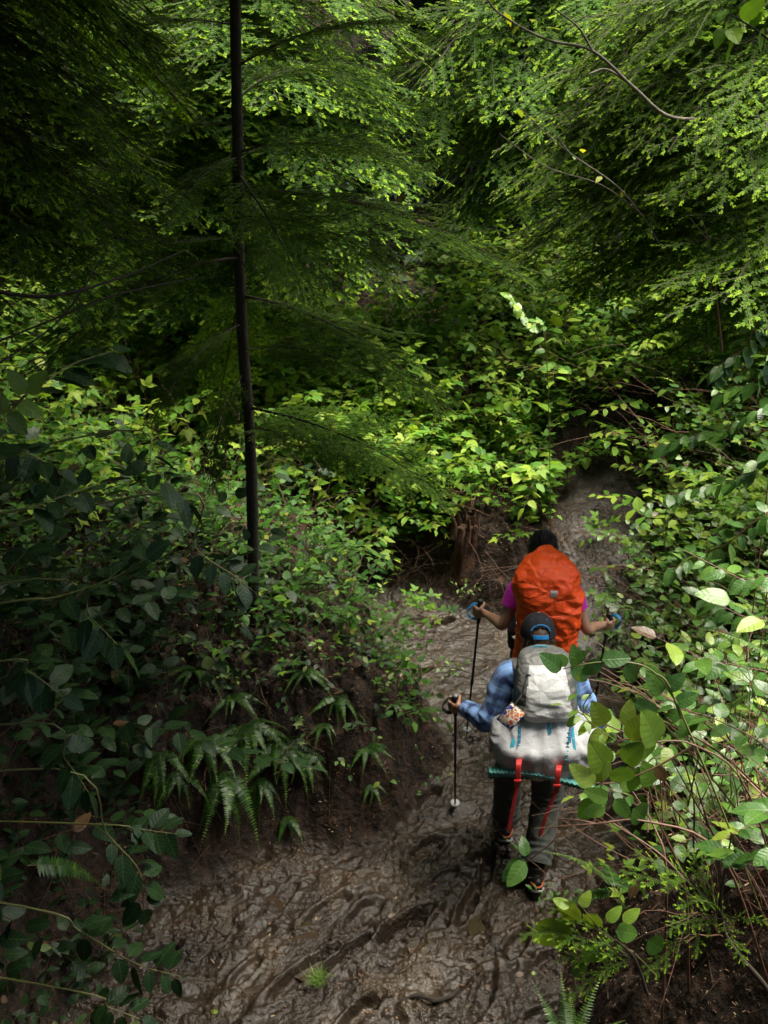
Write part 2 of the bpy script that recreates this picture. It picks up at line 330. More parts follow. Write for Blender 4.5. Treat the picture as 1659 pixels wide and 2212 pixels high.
q = (np.arange(len(gy) - 1)[:, None] * nx + np.arange(nx - 1)[None]).ravel()
SD = sdist(GX, GY) + .1 * vn(GX * 2.1, GY * 2.1, 1)
gm = MB(); gm.add(np.stack([GX, GY, GZ], -1), [np.stack([q, q + 1, q + 1 + nx, q + nx], 1)], np.stack([GX, GY], -1), (sstep(.14, -.04, SD)).ravel())
def groundmat():
    m, nt, p, _ = nodes('forest_ground'); v = objco(nt)
    mud = N(nt, 'ShaderNodeAttribute', attribute_name='tone').outputs['Fac']
    n1 = noise_(nt, 2.2, 5, v); n2 = noise_(nt, 16, 6, v); n3 = noise_(nt, 120, 4, v)
    mc = ramp_(nt, n1, [(0.32, (0.018, 0.0125, 0.009)), (0.5, (0.027, 0.0185, 0.0125)), (0.62, (0.048, 0.033, 0.02)), (0.75, (0.034, 0.024, 0.017))])
    mc = mix_(nt, math_(nt, 'MULTIPLY', math_(nt, 'SUBTRACT', n2, 0.5), 1.6, True), mc, (0.016, 0.012, 0.009))
    scn = ramp_(nt, n2, [(0.3, (0.01, 0.007, 0.005)), (0.5, (0.026, 0.015, 0.009)), (0.68, (0.06, 0.028, 0.015)), (0.8, (0.03, 0.03, 0.012))])
    scn = mix_(nt, math_(nt, 'MULTIPLY', math_(nt, 'SUBTRACT', n3, 0.6), 3.0, True), scn, (0.09, 0.05, 0.028))
    nt.links.new(mix_(nt, mud, scn, mc), p.inputs['Base Color'])
    wet = math_(nt, 'MULTIPLY', math_(nt, 'SUBTRACT', n1, 0.36), 2.4, True)
    rm = math_(nt, 'ADD', 0.2, math_(nt, 'MULTIPLY', math_(nt, 'ADD', math_(nt, 'MULTIPLY', n2, .7), math_(nt, 'SUBTRACT', .3, math_(nt, 'MULTIPLY', wet, .5))), 0.36))
    r = N(nt, 'ShaderNodeMix', data_type='FLOAT'); nt.links.new(mud, r.inputs[0]); r.inputs[2].default_value = 0.9; nt.links.new(rm, r.inputs[3]); nt.links.new(r.outputs[0], p.inputs['Roughness'])
    p.inputs['Specular IOR Level'].default_value = 0.42
    n4 = noise_(nt, 30, 3, v, .5); n5 = noise_(nt, 3.5, 2, v); sm_ = math_(nt, 'MULTIPLY', math_(nt, 'SUBTRACT', n5, 0.38), 4.5, True); sm_ = math_(nt, 'MAXIMUM', sm_, math_(nt, 'SUBTRACT', 1.0, mud)); bump_(nt, p, math_(nt, 'ADD', math_(nt, 'MULTIPLY', n3, .14), math_(nt, 'MULTIPLY', math_(nt, 'ADD', math_(nt, 'MULTIPLY', n2, .5), math_(nt, 'MULTIPLY', n4, 1.4)), math_(nt, 'ADD', .18, math_(nt, 'MULTIPLY', sm_, .8)))), 1.0, 0.019)
    return m
tag(gm.build('ground', groundmat()), 'wet trampled mud floor of a forest gully between steep dark soil banks', kind='structure')
# small muddy puddles lying in the low spots
pm, pnt, pp, _ = nodes('muddy_water'); pp.inputs['Base Color'].default_value = (0.04, 0.027, 0.018, 1); pp.inputs['Roughness'].default_value = 0.06
bump_(pnt, pp, noise_(pnt, 9, 2, objco(pnt)), 0.06, 0.01)
pud = MB()
for (u, v, a, b) in ((1045, 1998, .065, .075), (935, 1898, .06, .04), (885, 1832, .09, .045), (1062, 1378, .06, .05), (1250, 1782, .16, .1), (585, 1955, .07, .06), (1090, 1450, .09, .04), (700, 2090, .12, .05), (640, 2010, .1, .05)):
    c = PG(u, v, 0); th = np.linspace(0, 2 * np.pi, 25)[:-1]; rr = 1 + .25 * vn(np.cos(th) * 1.5, np.sin(th) * 1.5, u % 17)
    a, b = a * 1.35, b * 1.35; lx, ly = c[0] + a * rr * np.cos(th), c[1] + b * rr * np.sin(th); hh = H(lx, ly, True); zc = np.percentile(hh, 22)
    V = np.stack([np.append(lx, c[0]), np.append(ly, c[1]), np.full(25, zc)], 1); k = np.arange(24)
    pud.add(V, [np.stack([np.full(24, 24), k, (k + 1) % 24], 1)])
tag(pud.build('puddle_water', pm), 'brown water standing in small hollows of the mud', kind='structure')

# chips, needles and dead leaves lying on banks and mud
lt = MB(); n = 42000
x = rng.uniform(-3.2, 3.2, n); y = 2.6 + 7 * rng.random(n) ** 1.2; s = sdist(x, y); keep = (s > 0.0) | (rng.random(n) < .3); x, y = x[keep], y[keep]; n = len(x)
z = H(x, y, True) + .004; ang = rng.uniform(0, 6.28, n); d = np.stack([np.cos(ang), np.sin(ang), rng.normal(0, .25, n)], 1); nn = np.stack([rng.normal(0, .3, n), rng.normal(0, .3, n), np.ones(n)], 1)
L = rng.uniform(.006, .022, n) * (1 + 1.2 * (rng.random(n) < .1)); chip = (np.array([[0, -.5, 0], [1, -.5, 0], [1, .5, .1], [0, .5, .1]]), [np.array([[0, 1, 2, 3]])], np.zeros((4, 2)), [np.zeros(1, int)])
lt.inst(chip, np.stack([x, y, z], 1), frames(d, nn), np.stack([L, np.full(n, .004) * rng.uniform(.6, 1.8, n), L], 1), rng.random(n) ** 1.1)
tag(lt.build('leaf_litter', M['litter'], smooth=False), 'fallen needles and wood chips strewn on the banks and mud', kind='stuff')

lt = MB(); n = 1500; x = rng.uniform(-2.6, 2.6, n); y = 2.8 + 6 * rng.random(n); s = sdist(x, y); keep = (s > 0.0) | (rng.random(n) < .06); x, y = x[keep], y[keep]; n = len(x)
p0 = np.stack([x, y, H(x, y, True) + .006], 1); a = rng.uniform(0, 6.28, n); L = rng.uniform(.04, .17, n); p1 = p0 + np.stack([np.cos(a) * L, np.sin(a) * L, 0 * L], 1); p1[:, 2] = H(p1[:, 0], p1[:, 1], True) + rng.uniform(.004, .02, n)
segs(lt, p0, p1, rng.uniform(.0012, .003, n), 0, rng.random(n)); tag(lt.build('twig_litter', M['cane']), 'small broken twigs lying on the banks', kind='stuff')
# ------------------------------------------------------------------ leaf, needle and spray templates
def leaf_tpl(nl=7, w=0.34, tip=0.9, curl=0.18, fold=0.22, round_=0.75):
    t = np.linspace(0, 1, nl); hw = w * np.sin(np.pi * np.clip(t, 0, 1) ** round_) ** 0.62 * (1 - 0.25 * t); hw[0] = 0.012; hw[-1] = 0.004
    V, U = [], []
    for i in range(nl):
        for s in (-1, -.5, 0, .5, 1):
            V.append((t[i], s * hw[i], -curl * t[i] ** 2 + fold * abs(s) * hw[i] * (1 - .5 * abs(s)) + 0.012 * math.sin(t[i] * 15 + s) * abs(s))); U.append((t[i], s * hw[i] / w))
    i, j = np.meshgrid(np.arange(nl - 1), np.arange(4), indexing='ij'); q = (i * 5 + j).ravel()
    return (np.array(V), [np.stack([q, q + 5, q + 6, q + 1], 1)], np.array(U), [np.zeros(len(q), int)])
SALAL = leaf_tpl(11, 0.34, round_=.8); SALAL_LO = leaf_tpl(6, 0.34, round_=.8); SMALL = leaf_tpl(4, 0.3, fold=.3)
def jag_leaflet(w=0.36, teeth=6):
    V, U, F = [(0, 0, 0)], [(0, 0)], []
    for i in range(1, teeth * 2 + 1):
        t = i / (teeth * 2 + 1); b = w * math.sin(math.pi * t ** .7) * (1 - .2 * t); b *= 1.08 if i % 2 == 0 else .93; x = t + (-.01 if i % 2 else .03)
        V += [(x, -b, .14 * b - .18 * t * t), (t, 0, -.18 * t * t), (x, b, .14 * b - .18 * t * t)]; U += [(t, -b / w), (t, 0), (t, b / w)]
    V.append((1.05, 0, -.22)); U.append((1, 0)); n = teeth * 2; T = [(0, 1, 2), (0, 2, 3)]; Q = []
    for i in range(n - 1):
        a = 1 + 3 * i; Q += [(a, a + 3, a + 4, a + 1), (a + 1, a + 4, a + 5, a + 2)]
    a = 1 + 3 * (n - 1); e = len(V) - 1; T += [(a, e, a + 1), (a + 1, e, a + 2)]
    return (np.array(V, float), [np.array(T), np.array(Q)], np.array(U, float), [np.zeros(len(T), int), np.zeros(len(Q), int)])
_lf = jag_leaflet(.3, 5); _lfs = jag_leaflet(.29, 4)
def trifol(lf):
    m = MB(); p = A(0, 0, 0)[None]
    m.inst(lf, np.array([[.3, 0, 0]]), rotz(0)[None], np.array([.75]))
    for s in (1, -1): m.inst(lf, np.array([[.27, 0, 0]]), (rotz(s * 1.15) @ rotx(s * .25))[None], np.array([.58]))
    m.add([(0, .008, 0), (0, -.008, 0), (.3, -.006, 0), (.3, .006, 0)], [np.array([[0, 1, 2, 3]])], np.zeros((4, 2))); return m.template()
TRI, TRI_LO = trifol(_lf), trifol(_lfs)
def palm_leaf():
    m = MB()
    for k, s in ((-2, .6), (-1, .85), (0, 1.), (1, .85), (2, .6)): m.inst(_lfs, np.array([[0, 0, 0.002 * k]]), (rotz(k * .62))[None], np.array([s]))
    return m.template()
PALM = palm_leaf()

def place_leaves(mb, T, pts, dirs, size, mat=0, droop=0.25, tone=(.3, .25), nrm=None, r=rng, tonefix=None):
    n = len(pts); d = unit(np.asarray(dirs) + A(0, 0, -1) * droop + r.normal(0, .22, (n, 3)))
    nn = (np.tile(A(0, 0, 1), (n, 1)) if nrm is None else nrm) + r.normal(0, .32, (n, 3))
    tn = np.clip(r.normal(tone[0], tone[1], n), 0, .94) if tonefix is None else tonefix
    mb.inst(T, pts, frames(d, nn), size * r.uniform(.65, 1.15, n), tn, mat)
def cane(mb, base, d0, L, nseg=9, droop=.5, r0=.004, mat=1, wig=.12, r=rng, tone=.5):
    """arching cane; returns points and directions along it"""
    p = np.asarray(base, float); d = unit(d0); pts, dirs = [p], [d]; st = L / nseg
    for i in range(nseg):
        d = unit(d + A(0, 0, -droop * (i / nseg) * .45) + r.normal(0, wig, 3)); p = p + d * st; pts.append(p); dirs.append(d)
    pts, dirs = np.array(pts), np.array(dirs); rr = r0 * np.linspace(1, .35, nseg)
    segs(mb, pts[:-1], pts[1:], rr, mat, tone); return pts, dirs
def along(pts, dirs, ts):
    i = np.clip((ts * (len(pts) - 1)).astype(int), 0, len(pts) - 2); f = (ts * (len(pts) - 1) - i)[:, None]
    return pts[i] * (1 - f) + pts[i + 1] * f, unit(dirs[i] * (1 - f) + dirs[i + 1] * f)
def leafy_cane(mb, base, d0, L, T, size, step, tone, t0=.25, droop=.5, alt=1.05, r=rng, r0=.004, pet=0.0, wig=.12, young=0.0):
    pts, dirs = cane(mb, base, d0, L, 9, droop, r0, r=r, wig=wig); k = max(3, int(L * (1 - t0) / step)); ts = np.linspace(t0, 1, k)
    p, d = along(pts, dirs, ts); side = unit(np.cross(d, A(0, 0, 1) + r.normal(0, .1, 3))); sg = np.where(np.arange(k) % 2, 1, -1)[:, None]
    dd = unit(d * .55 + side * sg * alt + A(0, 0, .15)); dd[-1] = d[-1]
    tn = np.clip(r.normal(tone[0], tone[1], k) + young * np.maximum(ts - .7, 0) * 3, 0, .945); tn = np.where(r.random(k) < .02, .98, tn)
    if pet: q = p + dd * pet * r.uniform(.6, 1.2, k)[:, None]; segs(mb, p, q, .0013, 2); p = q
    place_leaves(mb, T, p, dd, size, 0, .22, tone, r=r, tonefix=tn)

# ---- hemlock branches
def hemlock(seed, L, sp1, sp2, nsp, nlen, nwid, far=False, spread=.42, newf=.35, hang=.12):
    """flat lacy spray lying along +x, drooping at its end. mats: 0 bark, 1 needles, 2 new growth"""
    r = np.random.default_rng(seed); mb = MB(); n = 14; t = np.linspace(0, 1, n)
    ax = np.stack([L * t, .05 * L * np.sin(t * 3 + r.uniform(0, 6)) * t, L * (.10 * t - (.18 + hang) * t ** 2.2)], 1); segs(mb, ax[:-1], ax[1:], .0085 * L * (1 - .85 * t[:-1]) + .0015, 0)
    S0, S1, SN, NEW = [ax[6:-1]], [ax[7:]], [np.tile(A(0, 0, 1), (n - 7, 1))], [np.zeros(n - 7)]
    m = int(L / sp1); dirx = np.gradient(ax, axis=0); b0, b1 = [], []
    for i in range(m):
        tt = .1 + .88 * i / m; p, d = along(ax, unit(dirx), np.array([tt])); p, d = p[0], d[0]; s = 1 if i % 2 else -1
        ln = L * spread * min(1, (tt / .3) ** .7) * (1.04 - tt) ** .62 * r.uniform(.6, 1.15) + .03
        if r.random() < .1: ln *= .35
        side = unit(np.cross(A(0, 0, 1), d)) * s; dd = unit(d * (.75 + .5 * tt) + side * 1.0 + A(0, 0, r.normal(0, .10)))
        k = max(2, int(ln / sp2)); st = ln / k; q = p; pts = [q]
        for j in range(k):
            dd = unit(dd + d * .02 + A(0, 0, -.9 * hang * st * 6) * (j / k) + r.normal(0, .035, 3)); q = q + dd * st; pts.append(q)
        pts = np.array(pts); b0.append(pts[:-1]); b1.append(pts[1:]); up = unit(np.cross(dd, np.cross(A(0, 0, 1), dd)))
        S0.append(pts[:-1]); S1.append(pts[1:]); SN.append(np.tile(up, (k, 1))); nw = np.zeros(k); nw[-max(1, int(.03 / st)):] = 1; NEW.append(nw)
        if k > 2:
            tw = pts[1:-1]; kk = len(tw); dl = unit(np.diff(pts, axis=0))[:-1]; sd = np.cross(up, dl) * np.where(np.arange(kk) % 2, 1, -1)[:, None]
            l2 = (.32 * ln * (1 - np.arange(kk) / kk * .75) * r.uniform(.5, 1.2, kk) + .012)[:, None]; d2 = unit(dl * .8 + sd + r.normal(0, .1, (kk, 3)) + A(0, 0, -.5 * hang)); e = tw + d2 * l2; mid = tw + d2 * l2 * .62
            S0 += [tw, mid]; S1 += [mid, e]; SN += [np.tile(up, (kk, 1))] * 2; NEW += [np.zeros(kk), (r.random(kk) < newf + .2).astype(float)]
    b0, b1 = np.concatenate(b0), np.concatenate(b1); S0, S1, SN, NEW = map(np.concatenate, (S0, S1, SN, NEW)); NEW = NEW * (r.random(len(NEW)) < .45 + newf)
    d = S1 - S0; ln = np.linalg.norm(d, axis=1)
    if not far: segs(mb, b0, b1, .0016, 0); segs(mb, S0, S1, .0008, 0)
    if far:
        T = (np.array([[0, -.15, 0], [.45, -1, -.12], [.62, -.3, 0], [.95, -.6, -.1], [1.08, 0, 0], [.95, .6, -.1], [.62, .3, 0], [.45, 1, -.12], [0, .15, 0]]), [np.array([[0, 1, 2], [2, 3, 4], [4, 5, 6], [6, 7, 8]]), np.array([[0, 2, 6, 8]])], np.zeros((9, 2)), [np.zeros(4, int), np.zeros(1, int)])
        for f, mt in ((NEW < .5, 1), (NEW >= .5, 2)): mb.inst(T, S0[f], frames(d[f], SN[f] + r.normal(0, .25, (f.sum(), 3))), np.stack([ln[f] + .01, np.full(f.sum(), nwid), np.full(f.sum(), nwid)], 1), r.random(f.sum()), mt)
        return mb
    cnt = np.maximum(1, np.round(ln / nsp * np.where(NEW > .5, 1.25, 1))).astype(int); idx = np.repeat(np.arange(len(S0)), cnt * 2); N_ = len(idx)
    f = r.random(N_)[:, None]; p = S0[idx] + d[idx] * f; du = unit(d[idx]); sd = np.cross(SN[idx], du) * r.choice([-1, 1], N_)[:, None]; nw = NEW[idx] > .5
    tw_t = r.random(len(S0)); tn_ = np.clip(.2 + .55 * tw_t[idx] + r.normal(0, .08, N_), 0, 1); dd = unit(sd * np.where(nw, .7, 1)[:, None] + du * np.where(nw, .95, .35)[:, None] + r.normal(0, .1, (N_, 3))); T = (np.array([[0, -.5, 0], [1, 0, -.08], [0, .5, 0], [.6, .5, 0], [.6, -.5, 0]])[[0, 4, 1, 3, 2]], [np.array([[0, 1, 3, 4]]), np.array([[1, 2, 3]])], np.zeros((5, 2)), [np.zeros(1, int), np.zeros(1, int)])
    ll = nlen * r.uniform(.6, 1.15, N_) * np.where(nw, .8, 1); ww = nwid * np.where(nw, 1.1, 1)
    for s_, mt in ((~nw, 1), (nw, 2)): mb.inst(T, p[s_], frames(dd[s_], SN[idx][s_] + r.normal(0, .13, (s_.sum(), 3))), np.stack([ll[s_], ww[s_], ll[s_]], 1), tn_[s_], mt)
    return mb
HM = [M['twigbark'], M['needle'], M['needle_new']]; HF = [M['twigbark'], M['needle_far'], M['needle_new']]
NEAR = [hemlock(40 + i, 1.0, .022, .022, .0042, .013, .0023, newf=.12, hang=.10).mesh('hemlock_branch', HM) for i in range(3)]
NEARB = [hemlock(60 + i, 1.0, .022, .021, .0046, .0105, .0032, newf=.6, hang=.13, spread=.6).mesh('hemlock_branch', HM) for i in range(3)]
MID = [hemlock(80 + i, 1.0, .024, .024, .0065, .0125, .0042, newf=.3, hang=.12, spread=.52).mesh('hemlock_branch', HF) for i in range(3)]
MIDB = [hemlock(90 + i, 1.0, .024, .024, .0065, .0125, .0046, newf=.55, hang=.12, spread=.62).mesh('hemlock_branch', HF) for i in range(3)]
LOWB = [hemlock(120 + i, 1.0, .07, .05, .0062, .026, .0042, newf=.5, hang=.1, spread=.36).mesh('hemlock_branch', HM) for i in range(3)]
FARB = [hemlock(100 + i, 1.0, .036, .034, .01, .0, .0085, far=True, newf=-.3, hang=.16, spread=.45) for i in range(2)]
FART = [m.template() for m in FARB]

_bn = 0
def aim_branch(root, p, q, roll=0.0, lib=NEAR, width=1.0, lift=.12):
    """branch child of a tree, from trunk point p to its tip q (world); meshes are 1 m long and droop"""
    global _bn
    p = np.asarray(p, float); q = np.asarray(q, float); L = np.linalg.norm(q - p); me = lib[_bn % len(lib)]; _bn += 1
    o = link('branch', me, root); d = unit(q - p); d = unit(d + A(0, 0, lift)); Rm = frames(d[None], A(0, 0, 1)[None])[0] @ rotx(roll)
    from mathutils import Matrix
    Mx = Matrix([[*Rm[0], 0], [*Rm[1], 0], [*Rm[2], 0], [0, 0, 0, 1]]); o.matrix_local = Matrix.Translation(Vector(p - np.array(root.location))) @ Mx @ Matrix.Diagonal((L, L * width, L, 1)); return o
def trunk(root, pts, rad, mat='bark', sides=12):
    mb = MB(); V = np.asarray(pts, float) - np.array(root.location)
    tube(mb, V, rad, sides, 0, .5, 8, ref=A(0, 1, 0.02), disp=lambda p, uv: np.mean(rad) * (.14 * vn3(p * A(30, 30, 7), 3) + .16 * np.maximum(vn3(p * A(6, 6, 5), 8) - .35, 0))); return mb.build('trunk', M[mat], root)

# ---- the slim dark sapling left of centre, from the bank top to above the frame
b = P(545, 1300, 5.3); b[2] = float(H(b[0], b[1])) - .03; top = P(505, 0, 5.3)
sap = thing('hemlock_sapling', 'slim straight dark hemlock trunk rising from the left bank to the top of the picture', 'tree', b)
axp = lambda z: b * (1 - (z - b[2]) / (top[2] - b[2])) + top * ((z - b[2]) / (top[2] - b[2]))
tp = [axp(z) for z in np.linspace(b[2], 10.5, 10)]; tp = [p + A(.018 * math.sin(i * 2.1), 0, 0) for i, p in enumerate(tp)]
trunk(sap, tp, np.linspace(.036, .01, 10), sides=12)
def onsap(v):
    for z in np.linspace(b[2], 6, 400):
        p = axp(z); d = p - A(0, 0, CAMZ); vv = 1106 - FOC * (d[1] * SP + d[2] * CP) / (d[1] * CP - d[2] * SP)
        if vv < v: return p
    return axp(5)
for (v0, u, v, y, lib, ro) in [(150, 900, 20, 5.0, NEAR, 0), (270, 320, 300, 5.0, NEAR, .2), (330, 900, 330, 4.9, NEARB, .1), (420, 1140, 560, 4.6, NEAR, -.1), (470, 820, 560, 4.6, NEAR, .2), (520, 230, 560, 4.9, NEAR, 0), (560, 60, 760, 4.3, NEAR, .1),
                          (640, 960, 850, 4.5, NEAR, -.2), (700, 300, 900, 4.6, NEAR, .2), (760, 800, 790, 4.6, NEAR, 0), (880, 950, 1060, 4.6, NEAR, .1), (930, 760, 1000, 4.6, NEAR, 0), (600, 480, 850, 6.0, NEAR, 0), (220, 700, 130, 6.1, NEARB, 0), (480, 700, 480, 6.3, NEARB, .3),
                          (800, 430, 1050, 4.8, NEAR, .3), (60, 250, 60, 5.3, NEAR, 0), (-60, 840, -120, 5.0, NEAR, .1), (-100, 300, -160, 5.2, NEAR, 0), (380, 640, 640, 4.4, NEAR, .1), (340, 340, 480, 4.6, NEAR, .1)]:
    aim_branch(sap, onsap(v0), P(u, v, y), ro, lib, .85)
tag(sap, group=None)

# ---- neighbouring hemlocks, each with its own branches (trunks at the sides of the frame or behind the shrubs)
def hem_tree(name_label, x, y, r0, hgt, branches, lib, auto=0, amin=2, amax=8, blen=(1.2, 2.2), seed=0, zone=None, group=None, lib2=None, trunkmat='bark', lean=(0, 0)):
    g = float(H(x, y)); root = thing('hemlock_tree', name_label, 'tree', (x, y, g - .05), group)
    pt = lambda z: A(x + lean[0] * (z - g), y + lean[1] * (z - g), z); trunk(root, [pt(z) for z in np.linspace(g - .05, g + hgt, 6)], np.linspace(r0, r0 * .45, 6), trunkmat)
    r = np.random.default_rng(seed)
    for (z0, q) in branches: aim_branch(root, pt(z0), q, r.normal(0, .15), lib, r.uniform(.85, 1.1))
    for i in range(auto):
        z = r.uniform(amin, amax); a = i * 2.4 + r.uniform(-.5, .5)
        if zone is not None: a = r.uniform(*zone)
        L = r.uniform(*blen); aim_branch(root, pt(z), pt(z) + A(math.sin(a) * L, math.cos(a) * L, -r.uniform(.15, .5) * L), r.normal(0, .2), lib2 or lib, r.uniform(.8, 1.1))
    return root
# right: bright tree leaning in from outside the frame
hem_tree('bright yellow-green hemlock sweeping in from the upper right edge', 3.0, 6.4, .07, 6.5, [(4.9, P(1130, 330, 6.0)), (4.8, P(1260, 200, 5.8)), (4.3, P(1080, 500, 6.2)), (4.4, P(1210, 420, 5.6)), (5.2, P(1300, 120, 5.7)), (5.6, P(1450, 30, 5.6)), (4.0, P(1330, 560, 5.5)), (4.6, P(1380, 380, 5.2)), (3.7, P(1450, 650, 5.3)),
         (4.2, P(1500, 520, 4.9)), (5.0, P(1500, 240, 5.0)), (3.4, P(1530, 720, 5.2)), (5.5, P(1240, 60, 6.3)), (3.9, P(1230, 590, 6.2)), (3.6, P(1600, 560, 4.6)), (4.7, P(1620, 330, 4.8))], NEARB, 10, 3.0, 5.4, (.8, 1.4), 5)
# centre: tree behind, hanging sprays with bright tips before a dark hollow
hem_tree('tall dark hemlock at the centre with drooping sprays tipped pale green', 2.25, 10.2, .14, 9, [(4.9, P(1330, 240, 8.6)), (5.0, P(1180, 210, 8.2)), (4.8, P(900, 260, 8.6)), (4.8, P(1010, 330, 8.4)), (4.2, P(980, 440, 8.5)), (4.1, P(1130, 420, 8.6)), (5.2, P(1080, 170, 8.4)), (4.9, P(1270, 330, 8.8)), (4.3, P(1240, 380, 9.0)), (5.3, P(880, 130, 8.8)), (5.6, P(1300, 20, 8.6)), (5.5, P(1180, 30, 8.8))], MIDB, 3, 5.0, 7, (1.5, 2.0), 6)
# middle left, behind the sapling
hem_tree('sunlit hemlock behind the slim sapling', -1.5, 9.6, .09, 8.5, [(4.5, P(890, 330, 8.0)), (4.7, P(820, 180, 8.0)), (4.0, P(840, 470, 7.8)), (4.4, P(720, 330, 7.5)), (4.6, P(640, 160, 7.4)), (4.8, P(480, 70, 7.5)), (4.1, P(620, 420, 7.5)), (3.7, P(700, 560, 7.6)), (3.9, P(480, 440, 7.4)), (4.5, P(430, 230, 7.6)), (5.1, P(700, 40, 8)), (5.2, P(900, 60, 8)), (3.4, P(560, 620, 7.5)), (3.5, P(860, 560, 8.0)), (3.3, P(420, 640, 7.4)), (3.6, P(330, 540, 7.6)), (5.0, P(300, 90, 8.2))], MIDB, 12, 3.3, 6, (1.2, 2.0), 7)
# upper left: dark tree close by, its sprays fall towards the right
hem_tree('dense dark hemlock filling the upper left corner with long drooping sprays', -2.9, 5.0, .10, 7.5, [(5.0, P(330, 230, 4.6)), (4.8, P(210, 330, 4.3)), (5.3, P(260, 60, 4.6)), (4.5, P(290, 430, 4.7)), (4.2, P(230, 560, 4.4)), (4.4, P(90, 420, 4.0)), (4.7, P(60, 250, 4.0)), (5.2, P(120, 110, 4.2)), (4.1, P(400, 500, 5.2)), (3.9, P(80, 600, 4.2)), (4.6, P(390, 350, 5.4)), (5.4, P(420, 160, 5.6)), (5.6, P(360, 20, 5.2)), (3.8, P(180, 480, 5.0)), (4.0, P(20, 500, 4.0))], NEARB, 8, 4.4, 6, (1.2, 1.8), 8)
# a young pair on the left bank further back, and others around the hollow
hem_tree('young hemlock on the left behind the salal thicket', -4.2, 8.4, .07, 7, [], MID, 44, 2.2, 7.5, (1.0, 2.0), 9)
hem_tree('dark young hemlock in the hollow left of the centre tree', .2, 14.2, .08, 8, [], MID, 46, 2.6, 8.5, (1.0, 1.9), 10)
hem_tree('bushy hemlock behind the bright right-hand sprays', 5.0, 9.4, .12, 9, [], MIDB, 40, 2.0, 5.6, (1.4, 2.4), 12)
hem_tree('young hemlock half hidden on the right bank', 3.6, 8.6, .05, 5, [], NEARB, 30, 1.8, 5.5, (.7, 1.3), 13)
hem_tree('hemlock with mid green sprays on the far left slope', -3.2, 11.5, .11, 9, [], MIDB, 44, 2.2, 7.5, (1.4, 2.4), 14)

hem_tree('small dim hemlock in the dark hollow, nearer one', .95, 11.6, .035, 4, [], MID, 24, 1.6, 4.4, (.6, 1.2), 21)
hem_tree('small dim hemlock at the back of the dark hollow', 2.1, 13.2, .04, 4.5, [], MID, 26, 1.8, 5, (.7, 1.3), 22)

# ---- tall forest: trunks and high crowns (three shared crown meshes) all round; some crowns are added unseen to shade the gully floor
def crown_mesh(seed, z0, z1, nb, rmax, tone=0):
    r = np.random.default_rng(seed); mb = MB()
    for i in range(nb):
        f = i / nb; z = z0 + (z1 - z0) * f; L = rmax * (1 - f) ** .7 * r.uniform(.7, 1.1) + .5; a = i * 2.399 + r.uniform(-.3, .3); d = A(math.sin(a), math.cos(a), -r.uniform(.05, .3))
        mb.inst(FART[i % 2], A(0, 0, z)[None], (frames(d[None], A(0, 0, 1)[None])[0] @ rotx(r.normal(0, .25)))[None], np.array([L]), r.uniform(.2, .6))
    return mb.mesh('crown', HF)
CROWNS = [crown_mesh(1, 3.2, 19, 62, 3.4), crown_mesh(2, 1.6, 15, 66, 3.0), crown_mesh(3, 7.5, 21, 56, 4.0)]
def trunk_mesh(h, r0):
    mb = MB(); tube(mb, [(0, 0, -.3), (0, 0, h * .1), (.05, 0, h * .5), (0, .03, h)], [r0 * 1.25, r0, r0 * .8, r0 * .25], 12, 0, .5, 8, ref=A(0, 1, 0.02), disp=lambda p, uv: .05 * r0 * vn3(p * A(9, 9, 2), 3)); return mb.mesh('trunk', [M['bark']])
SAPC = crown_mesh(7, 0, 4.5, 100, 2.4); LEFTC = crown_mesh(8, 0, 9, 74, 3.4); SHADEC = crown_mesh(9, 0, 5, 150, 3.9)  # dense crowns made to block light from above the frame
o = link('crown', SAPC, sap); o.location = Vector(axp(6.9) - np.array(sap.location))  # unseen crown added above the frame to shade the left bank
TRUNKS = [trunk_mesh(20, .16), trunk_mesh(16, .12), trunk_mesh(22, .24)]
def sidename(x, y): return ('far ' if y > 17 else '') + ('left' if x < -3 else 'right' if x > 3.4 else 'middle')
fr = np.random.default_rng(31); spots = []
fixed = [(-4.7, 5.6, 0), (-4.6, 2.2, 0), (-2.3, 1.2, 0), (-6.5, -1, 0), (-.5, -1.2, 2), (7.5, -3, 0), (12.5, 8.5, 0), (-6.0, 11.5, 0), (2.6, 15.2, 2), (-1.4, 15.2, 2), (.7, 17.6, 2), (6.4, 20.6, 2), (-4.6, 15.2, 1), (2.5, -7, 0), (4.6, 13.4, 1), (9.5, 16.0, 0), (2.4, 17.5, 1), (12.0, 15.0, 1)]  # some stand out of view, added to shade the gully and the hollow
for i in range(40):
    for _ in range(60):
        x, y = fr.uniform(-17, 19), fr.uniform(17.5, 36)
        if all(math.hypot(x - a, y - b_) > 2.5 for a, b_, _c in fixed): fixed.append((x, y, int(fr.integers(0, 3)))); break
